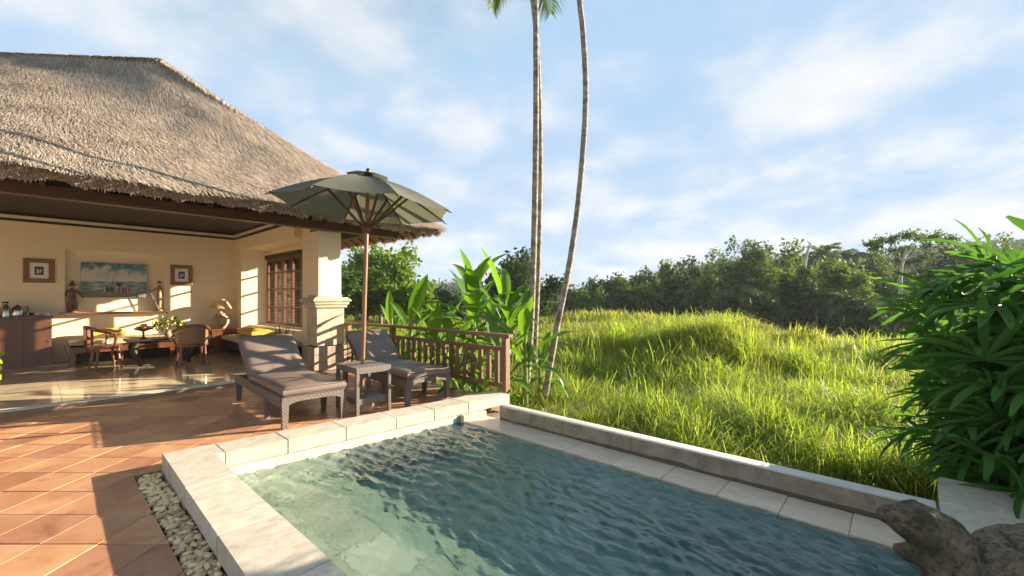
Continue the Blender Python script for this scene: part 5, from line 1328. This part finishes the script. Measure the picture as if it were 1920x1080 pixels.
for k in range(46):
    u = frg.random()
    x = 4.74 + frg.uniform(-0.32, 0.75); y = -1.12 + frg.uniform(-1.1, 0.60)
    h = frg.uniform(0.9, 2.15) * (1 - 0.20 * max(0, y + 0.9)); stems.append((x, y, h))
for k in range(16): stems.append((5.05 + frg.uniform(0, .75), -1.0 + frg.uniform(-.45, .6), frg.uniform(1.75, 2.3)))
def narrow(x, y, h):                         # lower towards the open left side
    kk = x * VD.x + y * VD.y; u = 960 + (x * RD.x + y * RD.y) / kk * FPX
    return h * float(np.interp(u, [1700, 1780, 1850, 1920], [.58, .74, .84, .95]))
stems = [(x, y, narrow(x, y, h)) for x, y, h in stems]
nfr = 0
for (x, y, h) in stems:
    lx, ly = frg.uniform(-.22, .1), frg.uniform(-.12, .22)
    WORLD[0] = True
    MB().tube([(x, y, -.6), (x + lx * .4, y + ly * .4, -.5 + h * .55), (x + lx, y + ly, -.5 + h)], [.013, .011, .008], 6).build('cane', M['cane'], fb, True)
    for q in range(7):
        f = q / 6; z = -.5 + h * (0.40 + 0.60 * f); cx, cy = x + lx * f, y + ly * f
        a = q * 2.4 + frg.uniform(-.5, .5)
        if frg.random() < 0.40: a = math.pi - 0.6 + frg.uniform(-1.3, 1.3)   # growth leans to the open side
        rl = frg.uniform(.10, .30) * (1.15 - .3 * f)
        o = link(D.objects.new('frond', FANS[frg.randrange(10)]), fb)
        o.location = Vector((cx + rl * math.cos(a), cy + rl * math.sin(a), z + rl * .45)) - fb.location
        s_ = frg.uniform(.85, 1.30); o.scale = (s_, s_, s_)
        o.rotation_euler = (frg.uniform(-.6, .6), frg.uniform(-.95, .55) + (0.10 - 0.4 * f), a)
        nfr += 1
# light green sprig entering the frame at the left edge
pbase = dp(-95, 760, 4.2); sprig = thing('leafy_plant', 'bright green leafy plant poking in at the left edge of the terrace', 'plant', (pbase.x, pbase.y, 0)); b = MB()
MB().lathe([(0, 0.002), (.11, 0.002), (.15, .27), (.16, .29), (.14, .29), (.13, .25), (0, .24)], 18, (pbase.x, pbase.y, 0)).build('pot', M['clay'], sprig)
pbase.z = 0.22
b.tube([pbase, dp(-20, 700, 4.2), dp(-8, 665, 4.2)], [.012, .009, .005], 6); b.build('stem', M['stemgreen'], sprig)
for k, (u, v) in enumerate(((-2, 662), (0, 676), (-3, 690), (1, 706), (-6, 650), (-14, 700), (-18, 680), (-16, 660), (-25, 690), (-10, 720))):
    c = dp(u, v, 4.2 + rnd.uniform(-.06, .06)); d = Vector((rnd.uniform(-1, 1), rnd.uniform(-1, 1), rnd.uniform(-.2, .9))).normalized(); s_ = d.cross(Vector((VD.x, VD.y, 0.4))).normalized()
    q = MB(); L_, w = .085, .032
    prev = None
    for i in range(6):
        t_ = i / 5; ww = w * math.sin(math.pi * (t_ * .94 + .03)); p = c - d * L_ * .5 + d * L_ * t_ - Vector((0, 0, .02 * t_ * t_))
        row = [q.bm.verts.new(p - s_ * ww), q.bm.verts.new(p + Vector((0, 0, -.004))), q.bm.verts.new(p + s_ * ww)]
        if prev: q.bm.faces.new((prev[0], prev[1], row[1], row[0])); q.bm.faces.new((prev[1], prev[2], row[2], row[1]))
        prev = row
    q.build('leaf', M['leaf_lush'], sprig, True, 60)

# ------------------------------------------------------------------ trees
def crown_arrays(lobes, n, ls, rng, shell=0.55):
    """leaf quads spread through a set of ellipsoid lobes; returns verts, quads"""
    vol = np.array([l[3] * l[4] * l[5] for l in lobes]) ** (2 / 3); pick = rng.choice(len(lobes), n, p=vol / vol.sum())
    Lb = np.array(lobes)[pick]
    d = unit(rng.normal(0, 1, (n, 3))); r_ = (shell + (1 - shell) * rng.uniform(0, 1, n)) * rng.uniform(0.82, 1.12, n)
    # clumps: pull leaves to a few hundred twig ends
    c = Lb[:, :3] + d * r_[:, None] * Lb[:, 3:6]
    nt = max(30, n // 14); tw = c[rng.integers(0, n, nt)]
    k = rng.integers(0, nt, n); mixm = rng.uniform(0, 1, n) < 0.75
    c = np.where(mixm[:, None], tw[k] + rng.normal(0, ls * 1.3, (n, 3)), c)
    nrm = unit(d * 1.0 + rng.normal(0, 0.36, (n, 3)) + np.array([0, 0, 0.35]))
    a = unit(np.cross(nrm, rng.normal(0, 1, (n, 3)))); bb = np.cross(nrm, a)
    s_ = (ls * rng.uniform(.6, 1.3, n))[:, None]
    V = np.stack([c - a * s_, c + bb * s_ * .5, c + a * s_, c - bb * s_ * .5], 1).reshape(-1, 3)
    return V, np.arange(n * 4).reshape(-1, 4)
def lobes_for(w, h, zc, n, rng):
    L = [(0, 0, zc, w * .48, w * .48, h * .40)]
    for k in range(n):
        a = rng.uniform(0, 6.28); r_ = w * rng.uniform(.35, .78); z = zc + rng.uniform(-.42, .46) * h; q = rng.uniform(.18, .32)
        L.append((r_ * math.cos(a), r_ * math.sin(a), z, w * q, w * q, h * q * .7))
    return L
def branch_trunk(h, r0, spread, rng, m, parent, nb=5, bend=0.0):
    b = MB(); top = Vector((bend, 0, h))
    b.tube([(0, 0, -0.8), (bend * .15, 0.03 * h * rng.uniform(-1, 1), h * .35), (bend * .5, 0.03 * h * rng.uniform(-1, 1), h * .7), top], [r0 * 1.25, r0, r0 * .8, r0 * .5], 8)
    for k in range(nb):
        a = k * 2.4 + rng.uniform(-.4, .4); z0 = h * rng.uniform(.45, .85); p = Vector((bend * (z0 / h) ** 2, 0, z0)); L_ = spread * rng.uniform(.6, 1)
        e = p + Vector((math.cos(a) * L_, math.sin(a) * L_, L_ * rng.uniform(.5, 1.0))); mid_ = p.lerp(e, .5) + Vector((0, 0, -.06 * L_))
        b.tube([p, mid_, e], [r0 * .42, r0 * .28, r0 * .12], 6)
    WORLD[0] = False; o = b.build('trunk', m, parent, True, 60); WORLD[0] = True; return o
def zat(x, y): return float(terr(np.array(x), np.array(y)) + hillz(np.array(x), np.array(y)))
def tree(label, u, vtop, k, w, leaf, n=2200, ls=0.26, h=None, zc=0.56, ch=0.75, nl=16, seed=0, name='tree', bark='bark', group='trees along the far side of the field', shell=.5, bend=0.0, r0=None, cat='tree', nb=5):
    rg = np.random.default_rng(seed); pr = random.Random(seed)
    p = dp(u, HZ, k); base = Vector((p.x, p.y, zat(p.x, p.y))); ztop = EYE.z + (HZ - vtop) * k / FPX; H = ztop - base.z
    r_ = thing(name, label, cat, base, pr.uniform(0, 6.28) if not bend else AZ - R(90), group)
    WORLD[0] = False
    chh = H * ch
    V, F = crown_arrays(lobes_for(w, chh * .92, H - chh * .5, nl, rg), n, ls, rg, shell)
    V[:, 0] += bend; zm = np.percentile(V[:, 2], 99.2); V[:, 2] = H - (zm - V[:, 2]) * min(1.0, H / max(zm - V[:, 2].min(), .1) * 1.05)
    npobj('crown', V, F, M[leaf], r_, smooth=False); WORLD[0] = True
    branch_trunk(H * (1 - ch * .45), r0 or max(.09, H * .022), w * .6, pr, M[bark], r_, nb, bend)
    return r_, H
G2 = 'trees on the left beyond the balustrade'
tree('big bright leafy tree seen beside the parasol pole under the eave', 715, 462, 27, 2.6, 'leaf_tree_c', 4200, .17, seed=1, group=G2, ch=.9)
tree('bushy green tree behind the parasol pole at the column', 668, 498, 24, 1.9, 'leaf_tree_a', 2600, .16, seed=2, group=G2, ch=.92)
tree('lower bright shrub like tree right of the big leafy one', 775, 528, 25, 1.7, 'leaf_tree_c', 2400, .16, seed=3, group=G2, ch=.95)
tree('round dark bush left of the tallest broad leaved plant', 820, 545, 30, 1.9, 'leaf_tree_b', 2000, .18, seed=4, group=G2, ch=.96)
tree('dense dark round tree behind the slender palm trunks', 968, 470, 33, 2.6, 'leaf_tree_b', 4200, .20, seed=5, group=G2, ch=.88)
tree('smaller dark tree right of the palm trunks', 1015, 520, 36, 2.0, 'leaf_tree_b', 2200, .20, seed=6, group=G2, ch=.94)
G1 = 'trees along the far side of the field'
row = [  # u, vtop, k, w, leaf, label
    (1075, 545, 52, 3.0, 'leaf_tree_b', 'low dark tree at the left end of the far tree line'),
    (1130, 528, 54, 3.6, 'leaf_tree_b', 'dark round topped tree right of the leaning palm trunk'),
    (1180, 532, 50, 3.0, 'leaf_tree_a', 'mid green spreading tree below the first dip of the tree line'),
    (1225, 512, 56, 3.8, 'leaf_tree_a', 'taller mid green tree left of the tree line bulge'),
    (1285, 494, 58, 4.4, 'leaf_tree_b', 'broad dark tree rising left of the tallest stretch'),
    (1345, 474, 56, 4.4, 'leaf_tree_a', 'tall leafy tree with an uneven top in the middle of the tree line'),
    (1400, 460, 54, 4.2, 'leaf_tree_b', 'tall dark tree at the middle of the far tree line'),
    (1450, 470, 50, 3.6, 'leaf_tree_a', 'leafy tree left of the bare leaning trunk'),
    (1500, 520, 42, 2.6, 'leaf_tree_b', 'dark bushy tree at the foot of the bare leaning trunk'),
    (1565, 500, 46, 3.2, 'leaf_tree_a', 'rounded green tree right of the bare leaning trunk'),
    (1615, 480, 56, 4.0, 'leaf_tree_b', 'dark tree left of the pale thin trunk'),
    (1655, 470, 62, 4.5, 'leaf_tree_a', 'hazy tree behind the pale thin trunk'),
    (1760, 470, 58, 4.5, 'leaf_tree_b', 'dark tree right of the pale thin trunk'),
    (1830, 455, 60, 4.5, 'leaf_tree_a', 'tree half hidden by the fan palm bush'),
    (1620, 560, 38, 2.0, 'leaf_tree_b', 'low dark bush at the far field edge left of the pale trunk'),
    (1740, 545, 36, 2.2, 'leaf_tree_a', 'creeper clad bush right of the pale trunk'),
    (1350, 560, 44, 2.4, 'leaf_tree_b', 'low dark shrub in front of the middle of the tree line'),
    (1230, 572, 46, 2.4, 'leaf_tree_b', 'low shrub at the far field edge left of the middle'),
    (1105, 548, 47, 2.2, 'leaf_tree_c', 'small bright tree at the left end of the far tree line'),
    (1262, 500, 62, 3.0, 'leaf_tree_c', 'lighter green tree standing out above its dark neighbours left of the middle'),
    (1425, 452, 64, 3.0, 'leaf_tree_a', 'tallest rounded crown on the skyline in the middle of the tree line'),
    (1470, 505, 45, 2.4, 'leaf_tree_c', 'light green tree left of the creeper clad dead trunk'),
    (1600, 520, 44, 2.4, 'leaf_tree_c', 'light green tree right of the large arching palm'),
    (1318, 520, 47, 2.6, 'leaf_tree_a', 'mid height tree before the broad dark tree'),
    (1435, 566, 40, 2.0, 'leaf_tree_b', 'low dark shrub before the creeper clad trees'),
]
for q, (u, vt_, k, w, lf, lab) in enumerate(row):
    tree(lab, u, vt_ - (q * 7) % 5 * 3, k, w * .82, lf, 2600, .25 if k > 45 else .20, seed=40 + q, group=G1, ch=.95 if k < 47 else .9)
# pale thin trunk with a flat airy crown
pt_ = dp(1683, HZ, 40); base = Vector((pt_.x, pt_.y, zat(pt_.x, pt_.y)))
r_ = thing('thin_trunk_tree', 'tall tree with a pale thin trunk and flat airy crown before the tree line', 'tree', base, 0, G1)
P = [dp(1680, 650, 40), dp(1682, 600, 40), dp(1688, 545, 40), dp(1690, 500, 40), dp(1700, 465, 40)]; P[0].z = base.z - .3
b = MB(); b.tube(P, [.20, .17, .15, .13, .08], 8)
for (u, v, du) in ((1640, 458, -1.5), (1670, 448, 1), (1720, 446, 1.5), (1752, 446, -1), (1780, 450, 0)): b.tube([dp(1692, 490, 40), dp((1695 + u) / 2, 470, 40 + du * .5), dp(u, v, 40 + du)], [.07, .05, .02], 6)
b.build('trunk', M['palebark'], r_, True, 60)
rg = np.random.default_rng(77); lob = [tuple(dp(u, v, 40 + d)) + (a, a, c) for u, v, d, a, c in ((1640, 459, -1, .95, .35), (1672, 449, 1, 1.2, .4), (1700, 442, 0, 1.2, .35), (1722, 448, 1.5, 1.1, .35), (1752, 443, -1, 1.1, .3), (1782, 449, 0, 1.0, .3), (1668, 470, -1.5, .8, .3), (1735, 462, 0, .8, .3))]
V, F = crown_arrays(lob, 1700, .15, rg, .2); npobj('crown', V, F, M['leaf_tree_a'], r_, smooth=False)
# bare leaning trunk clad in creepers low down
pt_ = dp(1506, HZ, 44); base = Vector((pt_.x, pt_.y, zat(pt_.x, pt_.y)))
r_ = thing('bare_trunk_tree', 'dead leaning pale trunk clad with dark creeper below', 'tree', base, 0, G1)
P = [dp(1504, 625, 44), dp(1506, 560, 44), dp(1507, 510, 44), dp(1512, 478, 44), dp(1519, 458, 44)]; P[0].z = base.z - .3
MB().tube(P, [.26, .22, .18, .14, .07], 8).build('trunk', M['palebark'], r_, True, 60)
V, F = crown_arrays([tuple(dp(1505, v, 44)) + (a, a, 1.1) for v, a in ((515, .55), (545, .8), (575, .95), (600, 1.1))], 1500, .17, rg, .3); npobj('creeper', V, F, M['leaf_tree_b'], r_, smooth=False)
# feathery palms in the tree line
PF = []
for k in range(4):
    V, F = frond_arrays(1.0, 22, 1.6 + .35 * k, .30, .028, rnd); me = npmesh('frond', V, F, M['leaf_palm'], False); PF.append(me)
def far_palm(label, u, vtop, k, rad, nf, seed, ground=True):
    rg = random.Random(seed); p = dp(u, HZ, k); base = Vector((p.x, p.y, zat(p.x, p.y))); zt = EYE.z + (HZ - vtop) * k / FPX - rad * .55; H = zt - base.z
    r_ = thing('feathery_palm', label, 'palm', base, 0, 'palms in the far tree line')
    WORLD[0] = False; MB().tube([(0, 0, -.5), (.1, .05, H * .5), (0, 0, H)], [.22, .17, .14], 8).build('trunk', M['bark'], r_); WORLD[0] = True
    for q in range(nf):
        o = link(D.objects.new('frond', PF[min(3, int(q / nf * 4))]), r_); o.location = (0, 0, H); o.rotation_euler = (rg.uniform(-.3, .3), rg.uniform(-.25, .5) + .7 * (q / nf) - .5, q * 2.4 + rg.uniform(-.3, .3)); s_ = rad * rg.uniform(.85, 1.15); o.scale = (s_, s_, s_)
for q, (u, vt_, k, rd_, lab) in enumerate(((1545, 462, 58, 3.0, 'feathery palm right of the bare leaning trunk on the skyline'), (1590, 466, 62, 3.0, 'feathery palm on the skyline left of the hazy hill'), (1485, 478, 60, 3.0, 'feathery palm just left of the bare leaning trunk'),
      (1530, 535, 42, 2.6, 'large arching palm below the skyline right of the bare trunk'), (1580, 548, 40, 2.4, 'low arching palm at the far field edge'), (1198, 545, 48, 2.6, 'feathery palm among the left trees of the far line'),
      (1650, 560, 40, 2.2, 'arching palm beside the pale thin trunk'), (1300, 540, 50, 2.4, 'palm in front of the broad dark tree'), (1385, 530, 48, 2.6, 'palm below the tall dark middle tree'),
      (1800, 470, 56, 3.0, 'palm on the skyline at the right before the bush'), (1845, 520, 44, 2.6, 'palm behind the edge of the fan palm bush'), (1715, 585, 38, 2.0, 'low palm right of the pale thin trunk'))):
    far_palm(lab, u, vt_, k, rd_, 16, 200 + q)
# the wood behind: one mass
VV, FF, off = [], [], 0
for q in range(330):
    k = 58 + 130 * npr.uniform(0, 1) ** 1.3; l = npr.uniform(-1.35, 1.35) * k
    x, y = VD.x * k + RD.x * l, VD.y * k + RD.y * l; u = 960 + l / k * FPX
    z = zat(x, y)
    lim = np.interp(u, SKYU, SKYV) + 20
    H = min(npr.uniform(7, 14), EYE.z + (HZ - lim) * k / FPX - z + npr.uniform(-2.2, .8))
    if H < 2.5: continue
    w = npr.uniform(2.6, 5.0)
    rg2 = np.random.default_rng(1000 + q)
    V, F = crown_arrays([(x + a, y + b_, z + c, *s_) for (a, b_, c, *s_) in lobes_for(w, H, H * .55, 6, rg2)], 720, .24 + .0018 * k, rg2, .62)
    V[:, 2] += (z + H) - np.percentile(V[:, 2], 99); VV.append(V); FF.append(F + off); off += len(V)
for q in range(420):                        # low undergrowth closing the foot of the wood
    k = npr.uniform(44, 62); l = npr.uniform(-1.3, 1.3) * k; x, y = VD.x * k + RD.x * l, VD.y * k + RD.y * l; z = zat(x, y); rg2 = np.random.default_rng(5000 + q)
    w = npr.uniform(1.6, 2.8)
    V, F = crown_arrays([(x, y, z + .9, w, w, npr.uniform(1.2, 2.6))], 170, .34, rg2, .5); VV.append(V); FF.append(F + off); off += len(V)
tag(npobj('wood', np.concatenate(VV), np.concatenate(FF), M['leaf_wood'], None, False), 'dense mixed green wood rising beyond the field', kind='stuff')
# far hills under forest
VV, FF, off = [], [], 0
n = 2600; k = npr.uniform(170, 410, n); l = npr.uniform(-1.3, 1.3, n) * k; x = VD.x * k + RD.x * l; y = VD.y * k + RD.y * l
z = terr(x, y) + hillz(x, y)
for q in range(n):
    rg2 = np.random.default_rng(9000 + q); w = npr.uniform(4, 8)
    V, F = crown_arrays([(x[q], y[q], z[q] + 4, w, w, 4.5)], 40, 1.3, rg2, .6); VV.append(V); FF.append(F + off); off += len(V)
tag(npobj('far_forest', np.concatenate(VV), np.concatenate(FF), M['leaf_tree_b'], None, False), 'hazy forested hills far behind the tree line', kind='stuff')

# ------------------------------------------------------------------ grass
def blades(x, y, h, w, lean, dirs, rng, zoff=0.0):
    n = len(x); z = terr(x, y) - 0.03 + zoff
    a = dirs; d = np.stack([np.cos(a), np.sin(a), np.zeros(n)], 1); s_ = np.stack([-np.sin(a + rng.normal(0, .6, n)), np.cos(a), np.zeros(n)], 1); s_ = unit(s_)
    p = np.stack([x, y, z], 1); H = h[:, None]; Wd = w[:, None]; Lx = lean[:, None]; up_ = np.array([0, 0, 1.0])
    m_ = p + up_ * H * .55 + d * Lx * H * .22; m2 = p + up_ * H * (.90 - .12 * Lx) + d * Lx * H * .62; tip = p + up_ * H * (1.0 - .42 * Lx) + d * Lx * H * 1.12
    V = np.stack([p - s_ * Wd, p + s_ * Wd, m_ + s_ * Wd * .9, m_ - s_ * Wd * .9, m2 + s_ * Wd * .6, m2 - s_ * Wd * .6, tip], 1).reshape(-1, 3)
    b0 = np.arange(n)[:, None] * 7
    F = np.concatenate([b0 + np.array([[0, 1, 2]]), b0 + np.array([[0, 2, 3]]), b0 + np.array([[3, 2, 4]]), b0 + np.array([[3, 4, 5]]), b0 + np.array([[5, 4, 6]])])
    return V, F
def field_pts(n, k0, k1, u0, u1, rng, pw=1.0):
    k = np.exp(rng.uniform(math.log(k0), math.log(k1), n)); u = rng.uniform(u0, u1, n); l = (u - 960) / FPX * k
    x = VD.x * k + RD.x * l; y = VD.y * k + RD.y * l; ok = ~((x < 3.9) & (y < 8.5)) & ~((x < 4.45) & (y > 3.9) & (y < 8.4)) & ~((x < 5.2) & (y > 7)) & ~((x > 3.7) & (x < 4.35) & (y < -.1) & (y > -1.4))
    return x[ok], y[ok], k[ok]
def nz(x, y, s_, o=0.0): return np.sin(x * s_ + 1.3 * np.sin(y * s_ * .7 + o)) * np.cos(y * s_ * .9 + o + 1.1 * np.sin(x * s_ * .6))
def mval(x, y):
    v = np.zeros_like(x)
    for mx, my, ra, rb, h in MOUNDS:
        dx, dy = x - mx, y - my; a = dx * RD.x + dy * RD.y; b_ = dx * VD.x + dy * VD.y; v = v + np.exp(-(a / ra) ** 2 - (b_ / rb) ** 2)
    return v
g1 = np.random.default_rng(5)
def lo(x, y, k, h, w, lean, dirs, rng):      # far blades with fewer faces
    V, F = blades(x, y, h, w, lean, dirs, rng)
    n = len(x); V = V.reshape(n, 7, 3)[:, [0, 1, 2, 3, 6]].reshape(-1, 3); b0 = np.arange(n)[:, None] * 5
    return V, np.concatenate([b0 + np.array([[0, 1, 2]]), b0 + np.array([[0, 2, 3]]), b0 + np.array([[3, 2, 4]])])
def tufted(x, y, k, rng, share, spread):     # gather a share of the blades into tussocks
    n = len(x); m = max(20, n // 45); c = rng.integers(0, n, m); j = c[rng.integers(0, m, n)]; t_ = rng.uniform(0, 1, n) < share
    r_ = np.abs(rng.normal(0, 1, n)) * spread * (1 + .06 * k[j]); a = rng.uniform(0, 6.28, n)
    X = np.where(t_, x[j] + r_ * np.cos(a), x); Y = np.where(t_, y[j] + r_ * np.sin(a), y); K = np.where(t_, k[j], k)
    ok = ~((X < 4.0) & (Y < 8.5)) & ~((X < 4.5) & (Y > 3.9) & (Y < 8.4)) & ~((X < 5.2) & (Y > 7)) & ~((X < 4.35) & (Y < -.1))
    return X[ok], Y[ok], K[ok], a[ok], t_[ok]
# lush tall blades near the pool and on the mounds
x, y, k = field_pts(185000, 4.3, 16, 560, 1960, g1)
cl = nz(x, y, 2.6) + .6 * nz(x, y, 5.3, 2.0); mv = np.clip(mval(x, y), 0, 1); near = np.clip(1.35 - (k - 4) / 5.5, 0, 1) + mv * .55
ok = g1.uniform(0, 1, len(x)) < np.clip(near * (.55 + .4 * cl), .03, 1); x, y, k = x[ok], y[ok], k[ok]
x, y, k, a, tf = tufted(x, y, k, g1, .65, .085)
n = len(x); cl = nz(x, y, 2.6); mv = np.clip(mval(x, y), 0, 1)
h = np.clip(g1.normal(.46, .17, n) * (.9 + .3 * cl) * (1 + .65 * mv), .15, 1.15)
V1, F1 = blades(x, y, h, (.0021 + .0006 * k) * g1.uniform(.7, 1.3, n), np.clip(g1.normal(.65, .3, n), .05, 1.3), np.where(tf, a, g1.uniform(0, 6.28, n)), g1)
tag(npobj('lush_grass', V1, F1, M['leaf_lush'], None, False), 'bright green tall grass beyond the pool wall', kind='stuff')
# the meadow itself
x, y, k = field_pts(280000, 4.2, 46, -60, 1980, g1)
x, y, k, a, tf = tufted(x, y, k, g1, .5, .11)
n = len(x); cl = nz(x, y, .9) + .5 * nz(x, y, 2.3, 1.0)
h = np.clip(g1.normal(.33, .10, n) * (1 + .35 * cl) * (1 + 1.0 * np.clip(mval(x, y), 0, 1)), .08, 1.0)
V2, F2 = lo(x, y, k, h, (.0020 + .0008 * k) * g1.uniform(.7, 1.3, n), np.clip(g1.normal(.75, .3, n), .05, 1.3), np.where(tf, a, g1.uniform(0, 6.28, n)), g1)
tag(npobj('meadow_grass', V2, F2, M['leaf_grass'], None, False), 'overgrown yellow green meadow beyond the terrace', kind='stuff')
# seeding stalks, drier, in patches in the middle distance
x, y, k = field_pts(80000, 5.5, 24, 1020, 1900, g1)
ok = (nz(x, y, .55, 4.0) + .5 * nz(x, y, 1.6) > 0.25) & (mval(x, y) < .55); x, y, k = x[ok], y[ok], k[ok]; n = len(x)
V3, F3 = lo(x, y, k, np.clip(g1.normal(.42, .10, n), .15, .7), (.0016 + .0005 * k) * g1.uniform(.7, 1.3, n), np.clip(g1.normal(.35, .25, n), .02, 1), g1.uniform(0, 6.28, n), g1)
tag(npobj('seeding_grass', V3, F3, M['leaf_dry'], None, False), 'pale seeding grass in the middle of the meadow', kind='stuff')
print('TRIS', sum(sum(len(p.vertices) - 2 for p in o.data.polygons) if len(o.data.polygons) < 3000 else len(o.data.loops) - 2 * len(o.data.polygons) for o in C.objects if o.type == 'MESH'))
# ------------------------------------------------------------------ moist air between the eye and the hills
hz = MB(); hz.box(-40, 440, -420, 440, -6, 52)
m, t = mat('haze_air')
vol = t.add('ShaderNodeVolumePrincipled', {'Color': (0.93, 0.95, 1.0), 'Density': 0.00042, 'Anisotropy': 0.0})
o_ = t.add('ShaderNodeOutputMaterial'); t.l.new(vol.outputs[0], o_.inputs['Volume'])
tag(hz.build('haze', m, None, smooth=False), kind='stuff')
